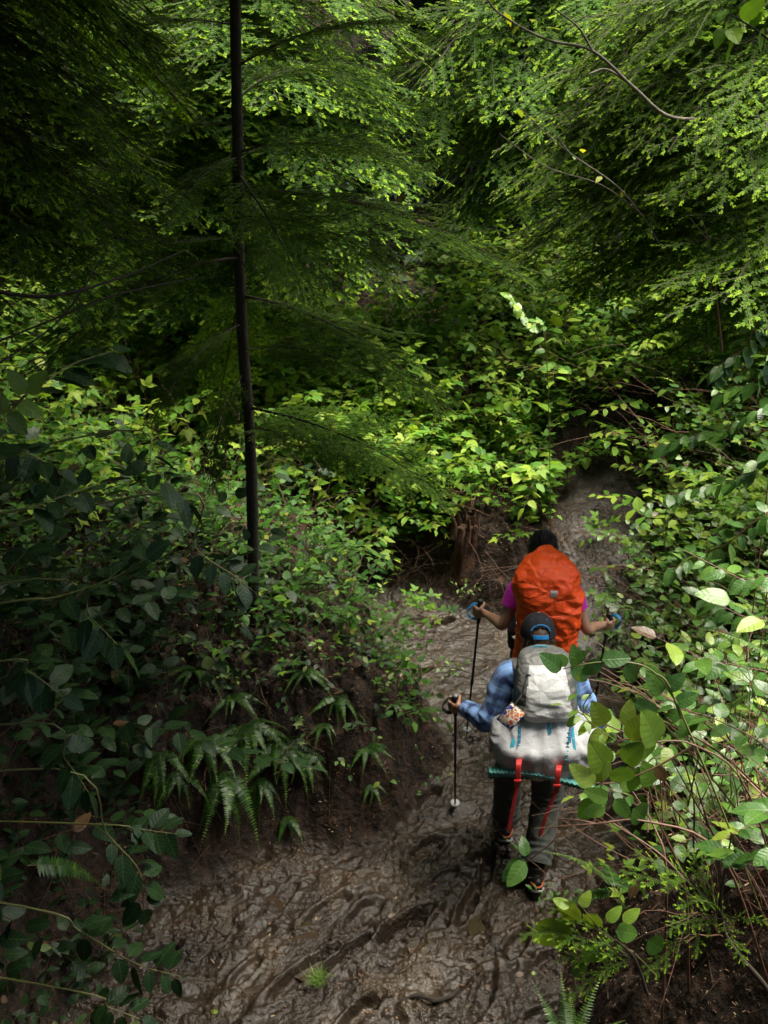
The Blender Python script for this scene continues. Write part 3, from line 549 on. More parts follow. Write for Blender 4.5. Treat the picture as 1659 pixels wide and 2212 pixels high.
for i, (x, y, k) in enumerate(fixed):
    near = i < 18; g = float(H(x, y)); s = fr.uniform(.85, 1.15)
    where = ['on the left bank beside the dark hemlock', 'on the left edge over the dark salal', 'overhanging the lower left corner', 'left of the viewer', 'behind the viewer', 'right of the viewer', 'right, behind the bushy hemlock', 'left, behind the salal thicket', 'right of the dark hollow', 'left of the dark hollow', 'in the dark hollow at the centre', 'in the dark right background', 'in the dark left background', 'behind the viewer\'s right shoulder', 'right of the hollow behind the centre tree', 'in the shaded wood at the far right', 'deep in the hollow behind the centre', 'in the far right wood, further off'][i] if near else ''
    lab = 'tall shading forest hemlock ' + where if near else 'tall forest hemlock trunk and dark crown in the far background wood'
    t = thing('forest_hemlock', lab, 'tree', (x, y, g), None if near else 'far forest hemlocks behind the hollow'); a = fr.uniform(0, 6)
    for nm, me in (('trunk', TRUNKS[k]), ('crown', SHADEC if i in (0, 1, 2, 4) else LEFTC if i in (5, 13) else CROWNS[k])):
        o = link(nm, me, t); o.rotation_euler = (0, 0, a); o.scale = (s, s, s)
        if i in (0, 1, 2, 4, 5, 13) and nm == 'crown': o.location = (0, 0, 6.9 - g); o.scale = (s, s, s) if i != 2 else (1.35, 1.35, 1.2)  # crowns lifted out of view, added to darken the foreground
# ------------------------------------------------------------------ undergrowth that reads as one mass (stuff), zone by zone
LB = [M['berry'], M['cane'], M['greenstem']]; LS = [M['salal'], M['redstem'], M['greenstem']]; LD = [M['salal_dark'], M['redstem'], M['greenstem']]  # LD leaves carry painted shade for the left side and the hollow
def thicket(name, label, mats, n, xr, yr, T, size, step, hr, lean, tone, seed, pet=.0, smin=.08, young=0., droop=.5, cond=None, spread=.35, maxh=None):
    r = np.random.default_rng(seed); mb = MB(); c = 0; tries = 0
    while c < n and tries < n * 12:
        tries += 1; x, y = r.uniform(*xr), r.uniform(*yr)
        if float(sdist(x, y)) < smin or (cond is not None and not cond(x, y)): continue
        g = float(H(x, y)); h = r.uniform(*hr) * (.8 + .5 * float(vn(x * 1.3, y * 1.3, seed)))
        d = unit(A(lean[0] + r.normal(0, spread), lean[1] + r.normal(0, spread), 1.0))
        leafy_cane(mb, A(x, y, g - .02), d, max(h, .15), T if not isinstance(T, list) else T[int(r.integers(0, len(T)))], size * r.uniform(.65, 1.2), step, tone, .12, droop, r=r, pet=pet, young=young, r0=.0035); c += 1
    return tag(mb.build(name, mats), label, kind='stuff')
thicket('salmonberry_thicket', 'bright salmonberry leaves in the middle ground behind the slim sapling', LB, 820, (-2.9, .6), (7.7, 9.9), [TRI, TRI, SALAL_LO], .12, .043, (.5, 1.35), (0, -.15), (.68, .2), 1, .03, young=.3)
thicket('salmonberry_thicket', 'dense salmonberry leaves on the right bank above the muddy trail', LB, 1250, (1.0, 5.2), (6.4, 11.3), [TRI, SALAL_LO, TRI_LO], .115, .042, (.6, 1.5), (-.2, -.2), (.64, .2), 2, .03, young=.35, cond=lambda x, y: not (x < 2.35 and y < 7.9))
thicket('salmonberry_thicket', 'leafy bright bushes on the left slope beyond the dark salal', LB, 420, (-5.0, -1.6), (5.8, 8.6), [TRI_LO, SALAL_LO], .11, .042, (.5, 1.3), (.1, -.1), (.62, .25), 3, .03, young=.4)
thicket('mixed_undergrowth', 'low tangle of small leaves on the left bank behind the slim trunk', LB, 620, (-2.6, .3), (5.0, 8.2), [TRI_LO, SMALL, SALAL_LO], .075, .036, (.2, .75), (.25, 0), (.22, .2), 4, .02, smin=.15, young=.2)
thicket('salmonberry_thicket', 'green leaves round the back of the gully above the rotten stump', LB, 300, (-.4, 1.7), (7.6, 9.0), [TRI, SMALL], .1, .042, (.35, .85), (.1, -.2), (.6, .2), 5, .03, smin=.16, young=.3)
thicket('salal_undergrowth', 'glossy oval salal leaves covering the right bank', LS, 620, (1.85, 4.2), (4.4, 8.0), SALAL, .085, .045, (.5, 1.35), (-.3, -.1), (.45, .2), 6, smin=.12, young=.35, cond=lambda x, y: x > 1.85 + max(0, y - 6) * .3)
thicket('low_undergrowth', 'sparse small leaves and seedlings on the edge of the left bank', LS, 130, (-1.8, .4), (4.7, 7.2), SMALL, .05, .035, (.12, .4), (.1, -.2), (.55, .25), 7, smin=.1, young=.3)
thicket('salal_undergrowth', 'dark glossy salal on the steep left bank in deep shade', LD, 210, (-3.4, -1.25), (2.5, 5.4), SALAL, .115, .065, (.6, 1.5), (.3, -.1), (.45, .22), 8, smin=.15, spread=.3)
thicket('salal_undergrowth', 'salal leaves and stems in the lower right brush', LS, 90, (1.5, 3.0), (2.4, 4.5), SALAL, .10, .06, (.4, 1.1), (-.25, .1), (.45, .22), 9, smin=.2, young=.35)
thicket('low_undergrowth', 'scattered seedlings along the right edge of the mud', LB, 120, (1.2, 2.4), (3.6, 6.6), TRI_LO, .08, .045, (.12, .4), (-.3, 0), (.55, .25), 10, .02, smin=.04, young=.3)
thicket('far_undergrowth', 'dim leafy ground cover in the wood beyond the hollow', LD, 1500, (-10, 11), (10.5, 17), TRI_LO, .16, .1, (.2, .6), (0, 0), (.12, .12), 12, smin=.2)  # dark leaf colour and low tone stand in for the hollow's shade
thicket('mixed_undergrowth', 'dim small leaves and moss on the corner of the left bank', LD, 240, (-1.9, .25), (4.75, 6.3), [TRI_LO, SMALL, SALAL_LO], .06, .03, (.12, .42), (.15, -.25), (.6, .25), 31, smin=.2, young=.15)
thicket('low_undergrowth', 'low dim plants on the dark lower left slope', LD, 160, (-2.9, -1.4), (3.2, 5.2), [SMALL, SALAL_LO], .07, .035, (.15, .5), (.2, -.2), (.5, .25), 32, smin=.1)
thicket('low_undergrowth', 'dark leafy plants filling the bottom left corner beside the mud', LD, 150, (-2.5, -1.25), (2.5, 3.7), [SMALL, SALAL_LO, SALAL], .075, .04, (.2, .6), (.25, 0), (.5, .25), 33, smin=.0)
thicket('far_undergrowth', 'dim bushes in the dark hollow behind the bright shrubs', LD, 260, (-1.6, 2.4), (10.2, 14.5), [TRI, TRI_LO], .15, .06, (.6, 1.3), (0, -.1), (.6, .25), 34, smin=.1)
# leafless twigs
def twigs(name, label, n, xr, yr, Lr, dirf, m, seed, r0=.004, smin=.1, nb=3, zoff=.05):
    r = np.random.default_rng(seed); mb = MB(); c = 0; tries = 0
    while c < n and tries < n * 12:
        tries += 1; x, y = r.uniform(*xr), r.uniform(*yr)
        if float(sdist(x, y)) < smin: continue
        L = r.uniform(*Lr); d = unit(np.array(dirf(r))); p, dd = cane(mb, A(x, y, float(H(x, y)) + r.uniform(-.02, zoff)), d, L, 8, .25, r0 * r.uniform(.6, 1.3), 0, .13, r); c += 1
        for k in range(int(r.integers(0, nb + 1))):
            i = int(r.integers(2, 7)); cane(mb, p[i], unit(dd[i] + r.normal(0, .5, 3)), L * r.uniform(.2, .45), 5, .2, r0 * .5, 0, .15, r)
    return tag(mb.build(name, m), label, kind='stuff')
twigs('dead_twigs', 'reddish brown bare stems tangled in the lower right brush', 210, (1.4, 2.7), (2.5, 4.9), (.5, 1.3), lambda r: (r.normal(-.12, .35), r.normal(.05, .35), abs(r.normal(.9, .4))), M['redstem'], 20, .005, .02)
twigs('dead_twigs', 'thin dark twigs tangled over the left bank', 230, (-2.8, .2), (3.4, 7.4), (.4, 1.1), lambda r: (r.normal(.3, .6), r.normal(0, .6), abs(r.normal(.35, .3))), M['cane'], 21, .0028, .12, zoff=.4)
twigs('dead_twigs', 'pale brown canes arching over the right bank', 120, (1.8, 4.0), (5.2, 9.5), (.9, 1.9), lambda r: (r.normal(-.9, .4), r.normal(-.1, .4), abs(r.normal(.8, .3))), M['redstem'], 22, .004, .08, zoff=.3)
twigs('dead_twigs', 'roots and debris at the back of the gully round the stump', 120, (-.5, 1.5), (7.3, 8.6), (.3, .8), lambda r: (r.normal(0, .6), r.normal(-.2, .5), r.normal(.35, .4)), M['redstem'], 23, .004, .0)

# ------------------------------------------------------------------ individual plants
def stem(mb, pts, r0, mat=1, r1=None, sides=7): tube(mb, pts, np.linspace(r0, r0 * .4 if r1 is None else r1, len(pts)), sides, mat, .5, 5)
def plant(name, label, cat, stems, leaves, T, mats, size, tone=(.6, .15), r0=.004, seed=0, auto=.06, t0=.15, sm=2, group=None, base=None, flat=.25):
    """stems: lists of world points; leaves: explicit (point, direction, size[, tone]) besides one every `auto` m"""
    r = np.random.default_rng(seed); b_ = np.asarray(stems[0][0] if base is None else base, float); root = thing(name, label, cat, b_, group); sb, lb = MB(), MB()
    for s_ in stems:
        s_ = np.array(s_); c = catmull(s_, 6) if len(s_) > 2 else np.linspace(s_[0], s_[-1], 7); stem(sb, s_ - b_, r0, 0)
        if auto:
            dirs = unit(np.gradient(c, axis=0)); L = np.linalg.norm(np.diff(c, axis=0), axis=1).sum(); k = max(2, int(L * (1 - t0) / auto)); p, d = along(c, dirs, np.linspace(t0, 1, k))
            sg = np.where(np.arange(k) % 2, 1, -1)[:, None]; side = unit(np.cross(d, A(0, -.25, 1) + r.normal(0, .15, 3))); dd = unit(d * .5 + side * sg + A(0, 0, .1)); dd[-1] = d[-1]
            q = p + dd * .012; segs(sb, p - b_, q - b_, .0012, 0); place_leaves(lb, T, q - b_, dd, size, 0, flat, tone, r=r)
    for l in leaves:
        p, d, s_ = l[:3]; tn = l[3] if len(l) > 3 else float(np.clip(r.normal(*tone), 0, .94)); nn = l[4] if len(l) > 4 else A(0, -.25, 1)
        lb.inst(T, (np.asarray(p) - b_)[None], frames(np.asarray(d, float)[None], (np.asarray(nn, float) + r.normal(0, .12, 3))[None]), np.array([s_]), tn)
    sb.build('stem', mats[sm], root)
    if lb.n: lb.build('foliage', mats[0], root)
    return root
def lf(u, v, y, u2, v2, y2=None, tone=None, nrm=None):
    """a leaf from its foot pixel to its tip pixel"""
    p = P(u, v, y); q = P(u2, v2, y if y2 is None else y2); o = [p, q - p, np.linalg.norm(q - p)]
    if tone is not None or nrm is not None: o.append(.6 if tone is None else tone)
    if nrm is not None: o.append(nrm)
    return tuple(o)
up = A(0, -.75, .75)
gp = lambda u, v, y, z=0: P(u, v, y) + A(0, 0, z)
# salal branch reaching over the grey backpack, and the big pale cluster below it
Y = 2.75
b0 = A(1.55, 2.75, float(H(1.55, 2.75)))
plant('salal_branch', 'salal branch with large oval leaves reaching across the grey backpack', 'branch', [[b0, P(1560, 1750, Y), P(1480, 1560, Y), P(1450, 1500, Y), P(1395, 1440, Y), P(1300, 1430, Y), P(1215, 1445, Y)], [P(1470, 1545, Y), P(1438, 1470, Y), P(1400, 1450, Y)]],
      [lf(1248, 1440, Y, 1240, 1395, tone=.55, nrm=up), lf(1212, 1447, Y, 1170, 1412, tone=.5, nrm=up), lf(1222, 1440, Y, 1192, 1408, Y + .08, .42, up), lf(1232, 1440, Y, 1275, 1470, tone=.3, nrm=up), lf(1300, 1430, Y, 1255, 1455, tone=.35, nrm=up), lf(1300, 1425, Y, 1365, 1420, tone=.38, nrm=up), lf(1350, 1435, Y, 1380, 1475, tone=.3, nrm=up),
       lf(1428, 1500, Y, 1405, 1440, tone=.55, nrm=up), lf(1420, 1540, Y, 1372, 1520, tone=.4, nrm=up), lf(1440, 1490, Y, 1480, 1455, tone=.4, nrm=up), lf(1458, 1520, Y, 1510, 1500, tone=.45, nrm=up)], SALAL, LS, .09, seed=1, auto=0, r0=.0045)
Y = 2.6
cl = []; r_ = np.random.default_rng(77)
for (u, v, u2, v2, tn) in [(1275, 1545, 1230, 1590, .8), (1290, 1560, 1262, 1510, .85), (1290, 1570, 1245, 1620, .84), (1320, 1575, 1285, 1530, .8), (1340, 1590, 1372, 1535, .88), (1335, 1560, 1345, 1500, .86), (1310, 1620, 1262, 1640, .78), (1300, 1640, 1240, 1690, .83), (1265, 1690, 1208, 1640, .86), (1290, 1655, 1262, 1600, .8), (1330, 1640, 1370, 1600, .7), (1340, 1650, 1300, 1700, .55),
                           (1360, 1650, 1350, 1720, .5), (1320, 1690, 1375, 1690, .62), (1295, 1720, 1240, 1700, .7), (1310, 1720, 1350, 1770, .45), (1290, 1740, 1232, 1752, .6), (1270, 1720, 1225, 1775, .42), (1370, 1590, 1412, 1560, .6), (1380, 1630, 1360, 1570, .7), (1390, 1690, 1375, 1640, .64), (1400, 1600, 1380, 1530, .75), (1350, 1740, 1390, 1775, .4), (1385, 1560, 1352, 1545, .985), (1400, 1650, 1425, 1690, .98)]:
    u, v, u2, v2 = u + 18, v + 6, u2 + 18, v2 + 6; u2, v2 = u + (u2 - u) * .88, v + (v2 - v) * .88; tn = min(tn + .1, .94) if tn < .95 else tn; dy = r_.uniform(-.12, .12); cl.append(lf(u, v, Y + dy, u2, v2, Y + dy + r_.uniform(-.05, .05), tn, A(r_.normal(0, .3), -.8, .7)))
plant('salal_branch', 'pale green salal cluster hanging beside the lower edge of the backpack', 'branch', [[b0 + A(.05, -.15, 0), P(1620, 1720, Y), P(1500, 1610, Y), P(1400, 1600, Y), P(1300, 1560, Y), P(1260, 1530, Y), P(1290, 1480, Y)], [P(1500, 1610, Y), P(1410, 1660, Y), P(1330, 1690, Y), P(1265, 1690, Y)], [P(1400, 1600, Y), P(1340, 1600, Y), P(1310, 1650, Y), P(1290, 1740, Y)]], cl, SALAL, LS, .08, seed=2, auto=0, r0=.004, sm=1)
plant('salal_sprig', 'small bright sprig of young leaves beside the right strap of the backpack', 'sprig', [[P(1330, 1600, 2.65), P(1275, 1560, 2.6), P(1255, 1530, 2.6), P(1250, 1480, 2.6)], [P(1262, 1545, 2.6), P(1225, 1525, 2.6)]], [], SMALL, LS, .045, (.86, .05), .002, 3, .035)
# three-leaf sprig before the hiker's boots, on a twig
plant('salal_sprig', 'sprig of three bluish green leaves hanging before the hiker\'s rear boot', 'sprig', [[P(1175, 1885, 2.6), P(1160, 1870, 2.6), P(1138, 1855, 2.6)]], [lf(1135, 1858, 2.6, 1085, 1905, 2.55, .5, A(0, -.8, .6)), lf(1133, 1862, 2.58, 1100, 1915, 2.5, .6, A(0, -.8, .6)), lf(1135, 1850, 2.6, 1130, 1805, 2.65, .42, A(.2, -.8, .5)), lf(1130, 1850, 2.6, 1095, 1800, 2.7, .35, A(.9, -.4, .3))], SALAL, LS, .08, seed=4, auto=0, r0=.002, sm=1)
def stick(name, label, lines, r0, m='redstem'):
    root = thing(name, label, 'stick', lines[0][0]); mb = MB()
    for i, l in enumerate(lines): tube(mb, np.array(l) - np.array(root.location), np.linspace(r0 * (1 if i == 0 else .6), r0 * .35, len(l)), 8, 0, .5, 5, disp=lambda p, uv: .12 * r0 * vn3(p * 60, 2))
    me = mb.build('bare_stem', M[m], root); return root
b1 = A(1.5, 2.6, float(H(1.5, 2.6)))
stick('bare_branch', 'long bare reddish branch reaching left across the hiker\'s lower leg', [[b1, P(1560, 1850, 2.55), P(1400, 1775, 2.6), P(1280, 1780, 2.6), P(1155, 1790, 2.65)], [P(1290, 1780, 2.6), P(1250, 1772, 2.62), P(1200, 1768, 2.66)], [P(1225, 1786, 2.62), P(1180, 1830, 2.6), P(1120, 1875, 2.6)], [P(1320, 1776, 2.6), P(1420, 1840, 2.5), P(1480, 1900, 2.4)]], .006)
for i, (u, v, u2, v2) in enumerate([(1440, 1900, 1360, 1700), (1480, 1920, 1385, 1650), (1530, 1880, 1400, 1690), (1600, 1900, 1450, 1640), (1500, 1850, 1470, 1620), (1640, 1800, 1430, 1560), (1659, 1720, 1400, 1540), (1659, 1690, 1520, 1560)]):
    g = P(u, v, 2.75 + .1 * i % 3); g2 = A(g[0] + .1, g[1], float(H(g[0] + .1, g[1]))); stick('bare_branch', ['lowest of the upright bare stems right of the boots', 'taller bare stem in the clump right of the boots', 'forked brown stem in the lower right brush', 'brown stem crossing the lower right brush', 'slender stem rising behind the brown stems', 'thick bare branch slanting up to the pale salal cluster', 'upper slanting bare branch at the right edge', 'short bare branch at the right edge above the brush'][i], [[g2, g, (g + P(u2, v2, 3.0)) / 2 + A(.02 * (-1) ** i, 0, .03), P(u2, v2, 3.0)], [(g + P(u2, v2, 3.0)) / 2, P(u2 + 40, v2 + 10, 3.05)]], .0065)
# ferns
def frond_mesh(seed, npin=34, w=.16, droop=.35):
    r = np.random.default_rng(seed); mb = MB(); t = np.linspace(0, 1, 16); ax = np.stack([t, .03 * np.sin(t * 3), .28 * t - (.28 + droop) * t ** 2], 1); segs(mb, ax[:-1], ax[1:], .006 * (1 - .8 * t[:-1]), 1)
    T = (np.array([[0, -.09, 0], [.1, -.15, 0], [.35, -.12, .01], [.65, -.1, 0], [1, 0, -.05], [.65, .09, 0], [.35, .13, .01], [.1, .2, 0], [0, .09, 0]]), [np.array([[3, 4, 5]]), np.array([[0, 1, 7, 8], [1, 2, 6, 7], [2, 3, 5, 6]])], np.zeros((9, 2)), [np.zeros(1, int), np.zeros(3, int)])
    ts = np.linspace(.1, .985, npin); p, d = along(ax, unit(np.gradient(ax, axis=0)), ts); nrm = np.cross(d, np.tile(A(0, 1, 0), (npin, 1))); nrm *= -np.sign(nrm[:, 2:3] + 1e-9) * -1
    L = w * np.sin(np.pi * np.clip(ts * .93 + .06, 0, 1) ** .62) ** .8 * (1.02 - ts * .55)
    for s in (1, -1):
        sd = np.cross(nrm, d) * s; dd = unit(sd + d * .28 + r.normal(0, .06, (npin, 3)) - nrm * .12); mb.inst(T, p, frames(dd, nrm + r.normal(0, .12, (npin, 3))), np.stack([L, np.full(npin, .13) * (.4 + .6 * L / w), L], 1), np.clip(r.normal(.5, .15, npin) + .5 * (ts - .5), 0, 1))
    return mb.mesh('frond', [M['fern'], M['greenstem']])
FRONDS = [frond_mesh(i, droop=dr) for i, dr in enumerate((.25, .45, .7))]
from mathutils import Matrix
def fern(label, base, fr_, cat='fern', group=None):
    root = thing('sword_fern', label, cat, base, group)
    for i, f in enumerate(fr_):
        d, L = np.asarray(f[0], float), f[1]; Rm = frames(unit(d)[None], A(0, 0, 1)[None])[0] @ rotx(f[2] if len(f) > 2 else 0); o = link('frond', FRONDS[i % 3], root)
        o.matrix_local = Matrix([[*Rm[0], 0], [*Rm[1], 0], [*Rm[2], 0], [0, 0, 0, 1]]) @ Matrix.Diagonal((L, L, L, 1))
    return root
def fan(n, a0, a1, L, el, seed):
    r = np.random.default_rng(seed); out = []
    for i in range(n):
        a = a0 + (a1 - a0) * (i + r.uniform(-.3, .3)) / max(1, n - 1); e = r.normal(el, .18); out.append((A(math.cos(a) * math.cos(e), math.sin(a) * math.cos(e), math.sin(e)), L * r.uniform(.7, 1.15), r.normal(0, .2)))
    return out
def onground(u, v, y0=2.5, y1=9):
    """where the line of sight meets the ground"""
    r0_ = ray(u, v); t = np.linspace(1.5, 12, 900); p = A(0, 0, CAMZ) + t[:, None] * r0_; h = H(p[:, 0], p[:, 1]); k = int(np.argmax(p[:, 2] < h)); return p[k] if p[k, 2] < h[k] else p[-1]
for i, (u, v, n, L, a0, a1, el) in enumerate([(440, 1590, 9, .42, -2.6, -.3, .0), (530, 1560, 8, .4, -2.2, .1, .1), (600, 1600, 7, .32, -2.0, .2, .0), (340, 1620, 8, .42, -2.7, -.5, -.1), (790, 1610, 6, .2, -2.2, .3, .1), (480, 1660, 6, .36, -2.1, -.8, -.3), (655, 1450, 7, .3, -2.6, 0, .1), (730, 1500, 7, .26, -2.4, -.2, .0), (740, 1300, 6, .28, -2.2, 0, .3),
                                              (1340, 1360, 8, .36, 1.8, 4.4, .45), (1390, 1420, 7, .34, 2.0, 4.6, .4), (1330, 1290, 6, .3, 2.0, 4.4, .5), (1420, 1330, 7, .36, 1.8, 4.2, .5), (620, 1760, 4, .22, -2.2, -.9, -.2)]):
    lab = ['largest dark fern drooping over the lip of the left bank', 'fern with bright tips at the top of the left bank fern group', 'right-hand fern of the group on the left bank lip', 'leftmost dark fern on the left bank', 'small bright fern alone on the bank corner', 'fern hanging lowest on the dark bank face', 'small fern on the slope right of the slim trunk', 'little fern above the bank corner', 'fern deep in the undergrowth behind the slim trunk', 'light green fern beside the right trekking pole of the orange pack hiker', 'fern right of the orange pack hiker\'s pole, nearer the viewer', 'small fern at the foot of the right bank beyond the hikers', 'upper fern on the right bank beside the trail', 'tiny dark fern low on the bank foot'][i]
    fern(lab, onground(u, v), fan(n, a0, a1, L * (.75 + .35 * (i % 3) / 2), el, i))
fb = PG(1290, 1930, .25); fb = onground(1330, 1900)
fern('green sword fern beside the hiker\'s rear boot', P(1330, 1925, 2.9), [(P(1205, 1850, 2.95) - P(1330, 1925, 2.9) + A(0, 0, .1), .36, .5), (P(1300, 1850, 3.2) - P(1330, 1925, 2.9) + A(0, 0, .1), .3, .2), (P(1400, 1900, 3.1) - P(1330, 1925, 2.9) + A(0, 0, .1), .3, -.2), (P(1250, 1960, 2.9) - P(1330, 1925, 2.9) + A(0, 0, .06), .28, .2)])
fb = P(1235, 2330, 2.15)
fern('pale green fern standing at the bottom edge', fb, [(P(u, v, 2.4) - fb, .32, ro) for u, v, ro in ((1165, 2060, .3), (1225, 2090, 0), (1280, 2060, -.2), (1075, 2180, .4), (1330, 2150, -.3), (1250, 2130, .1))])
fb = P(60, 1870, 2.5)
fern('single arching fern frond at the lower left', fb, [(P(235, 1945, 2.6) - fb + A(0, 0, .12), .34, .3), (P(250, 1840, 2.8) - fb, .24, 0)])
fb = P(1720, 1480, 3.3)
fern('fern at the right edge above the brush', fb, [(P(u, v, 3.4) - fb + A(0, 0, .08), .4, .1) for u, v in ((1520, 1440), (1540, 1530), (1600, 1560), (1590, 1390))])
for i, (u, v, n, L, a0, a1, el) in enumerate([(380, 1660, 7, .36, -2.6, -.6, -.1), (560, 1680, 6, .3, -2.2, -.7, -.2), (650, 1620, 6, .3, -2.2, -.3, -.1), (700, 1560, 6, .24, -2.2, -.2, .1), (800, 1690, 5, .2, -2.2, -.6, -.2), (500, 1500, 7, .3, -2.4, -.2, .2), (270, 1560, 7, .36, -2.6, -.6, .0), (420, 1440, 7, .32, -2.4, -.3, .2), (850, 1520, 5, .18, -2, 0, .3)]):
    fern(['dark fern low in the left bank group', 'fern hanging under the right end of the left bank group', 'fern between the left bank group and the bank corner', 'small fern on the litter above the bank corner', 'tiny fern on the bank corner face', 'dim fern above the left bank group', 'dim fern far left of the bank group', 'dim fern high in the dark left slope', 'tiny fern at the trail edge left of the plaid hiker'][i], onground(u, v), fan(n, a0, a1, L * .78, el, 50 + i))
# salal sprays on the left, shade painted into their leaf colour
SD_ = [[(-60, 900, 2.6), (60, 850, 2.5), (150, 790, 2.6), (240, 760, 2.7)], [(-40, 1120, 2.5), (80, 1090, 2.5), (200, 1050, 2.6)], [(-40, 1310, 2.4), (120, 1290, 2.4), (240, 1250, 2.4), (310, 1210, 2.4)], [(380, 1060, 2.9), (420, 1180, 2.9), (500, 1240, 2.9), (545, 1275, 2.9)], [(250, 930, 3.0), (330, 1010, 2.8), (400, 1080, 2.8)], [(80, 1250, 2.5), (200, 1340, 2.4), (260, 1400, 2.4)],
       [(120, 1660, 2.4), (230, 1800, 2.4), (300, 1880, 2.4), (310, 1960, 2.4)], [(60, 1960, 2.2), (170, 2010, 2.2), (290, 2080, 2.3), (390, 2110, 2.4)], [(60, 1560, 2.4), (140, 1640, 2.4), (190, 1710, 2.4)], [(200, 1780, 2.6), (290, 1790, 2.6), (370, 1800, 2.6)], [(-20, 1430, 2.4), (60, 1450, 2.4), (130, 1500, 2.4)], [(160, 2140, 2.2), (220, 2170, 2.2), (300, 2200, 2.2)], [(-30, 1000, 2.4), (50, 980, 2.4), (120, 1010, 2.4)]]
SDL = ['dark salal spray at the upper left with broad bluish leaves', 'dark salal spray against the left edge, halfway up', 'dark salal spray with large glossy leaves left of the slim trunk', 'salal spray with four leaves touching the slim trunk\'s base', 'dark salal spray in the deep shade left of the slim trunk', 'salal spray hanging under the large glossy leaves', 'long green-stemmed salal branch trailing down the lower left', 'salal branch whose dark leaves end on the mud at the lower left', 'small salal spray above the lower left fern frond', 'salal spray left of the bank ferns', 'dim salal spray at the left edge below the middle', 'lowest salal spray in the bottom left corner', 'salal spray against the left edge among dark leaves']
for i, (s_, l) in enumerate(zip(SD_, SDL)):
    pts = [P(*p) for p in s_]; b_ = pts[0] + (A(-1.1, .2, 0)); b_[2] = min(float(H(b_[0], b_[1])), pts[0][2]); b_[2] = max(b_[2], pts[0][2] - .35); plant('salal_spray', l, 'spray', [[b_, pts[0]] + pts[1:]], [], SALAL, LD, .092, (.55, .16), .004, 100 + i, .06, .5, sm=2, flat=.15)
pts = [P(-70, 960, 2.2), P(10, 900, 2.2), P(60, 850, 2.2)]; 
plant('salal_spray', 'yellow-green lit salal leaves at the left edge', 'spray', [[A(pts[0][0] - .9, 2.2, float(H(pts[0][0] - .9, 2.2))), pts[0], pts[1], pts[2]]], [lf(58, 850, 2.2, 15, 800, tone=.9, nrm=up), lf(60, 850, 2.2, 95, 800, tone=.88, nrm=up), lf(40, 870, 2.2, 95, 900, tone=.86, nrm=up), lf(10, 895, 2.2, -30, 830, tone=.85, nrm=up), lf(20, 890, 2.2, 60, 940, tone=.6, nrm=up)], SALAL, LS, .1, seed=9, auto=0)
# right-hand salal sprays in the light
SR = [[(1700, 960, 4.4), (1560, 930, 4.5), (1440, 960, 4.6)], [(1700, 1040, 4.2), (1580, 1040, 4.3), (1450, 1070, 4.4)], [(1700, 1150, 3.9), (1560, 1180, 4.0), (1440, 1230, 4.1)], [(1700, 1290, 3.6), (1600, 1250, 3.7), (1480, 1190, 3.9)], [(1690, 720, 4.6), (1600, 760, 4.6), (1540, 800, 4.6)], [(1700, 850, 4.3), (1620, 830, 4.4), (1560, 850, 4.5)], [(1180, 760, 7.2), (1140, 700, 7.1), (1100, 640, 7.0)], [(1690, 1380, 3.6), (1600, 1330, 3.7), (1520, 1290, 3.8)],
      [(1680, 1650, 2.9), (1560, 1560, 3.0), (1460, 1530, 3.1)], [(1700, 1890, 2.2), (1620, 1860, 2.3), (1560, 1830, 2.4)], [(1700, 1500, 3.1), (1600, 1440, 3.2), (1500, 1430, 3.3)]]
SRL = ['salal spray on the right bank above the bent trail', 'middle salal spray on the right bank', 'lit salal spray low on the right bank', 'salal spray with tiny pale flowers at the right edge', 'high salal spray at the right edge', 'salal spray at the right edge among the canes', 'yellow-green leafy shoot standing out at the centre right', 'shaded salal spray at the right edge below the flowers', 'salal spray rising over the bare branches', 'broad salal leaves at the right edge near the hemlock tips', 'salal spray right of the arching branch']
for i, (s_, l) in enumerate(zip(SR, SRL)):
    pts = [P(*p) for p in s_]; b_ = pts[0] + A(.2, 0, 0); b_[2] = min(float(H(b_[0], b_[1])), pts[0][2]); plant('salal_spray', l, 'spray', [[b_, pts[0]] + pts[1:]], [], SALAL, LS, .095, (.42 if i != 6 else .72, .14), .004, 140 + i, .05, .3, sm=1, flat=.2)
# hemlock seedling sprays low right, bright tipped
hs = thing('hemlock_seedling', 'low hemlock seedling with bright tips spreading over the lower right brush', 'young tree', A(1.5, 2.35, float(H(1.5, 2.35))))
tb = P(1560, 2000, 2.3); trunk(hs, [A(1.5, 2.35, float(H(1.5, 2.35))), (A(1.5, 2.35, float(H(1.5, 2.35))) + tb) / 2 + A(.03, 0, 0), tb, P(1580, 1800, 2.4)], np.array([.012, .01, .008, .003]), 'twigbark', 8)
for (u, v, y, l) in [(1400, 1830, 2.4, LOWB), (1350, 1860, 2.4, LOWB), (1440, 2000, 2.2, LOWB), (1659, 1990, 2.2, LOWB), (1380, 2090, 2.2, LOWB), (1480, 1820, 2.5, LOWB), (1600, 2080, 2.1, LOWB), (1500, 1920, 2.2, LOWB)]: aim_branch(hs, tb + A(0, 0, .03), P(u, v, y), .1, l, .95)
hs = thing('hemlock_seedling', 'small hemlock twig among bright young leaves at the lower centre right', 'young tree', P(1400, 2150, 2.35))
trunk(hs, [P(1400, 2150, 2.35), P(1370, 2070, 2.35), P(1330, 2030, 2.35)], np.array([.006, .005, .003]), 'twigbark', 8)
for (u, v, y, l) in [(1130, 2000, 2.4, LOWB), (1200, 2060, 2.4, LOWB), (1200, 1945, 2.45, LOWB), (1280, 2110, 2.3, LOWB), (1210, 2150, 2.3, LOWB)]: aim_branch(hs, P(1370, 2070, 2.35), P(u, v, y), .1, l, .9)
yl = []
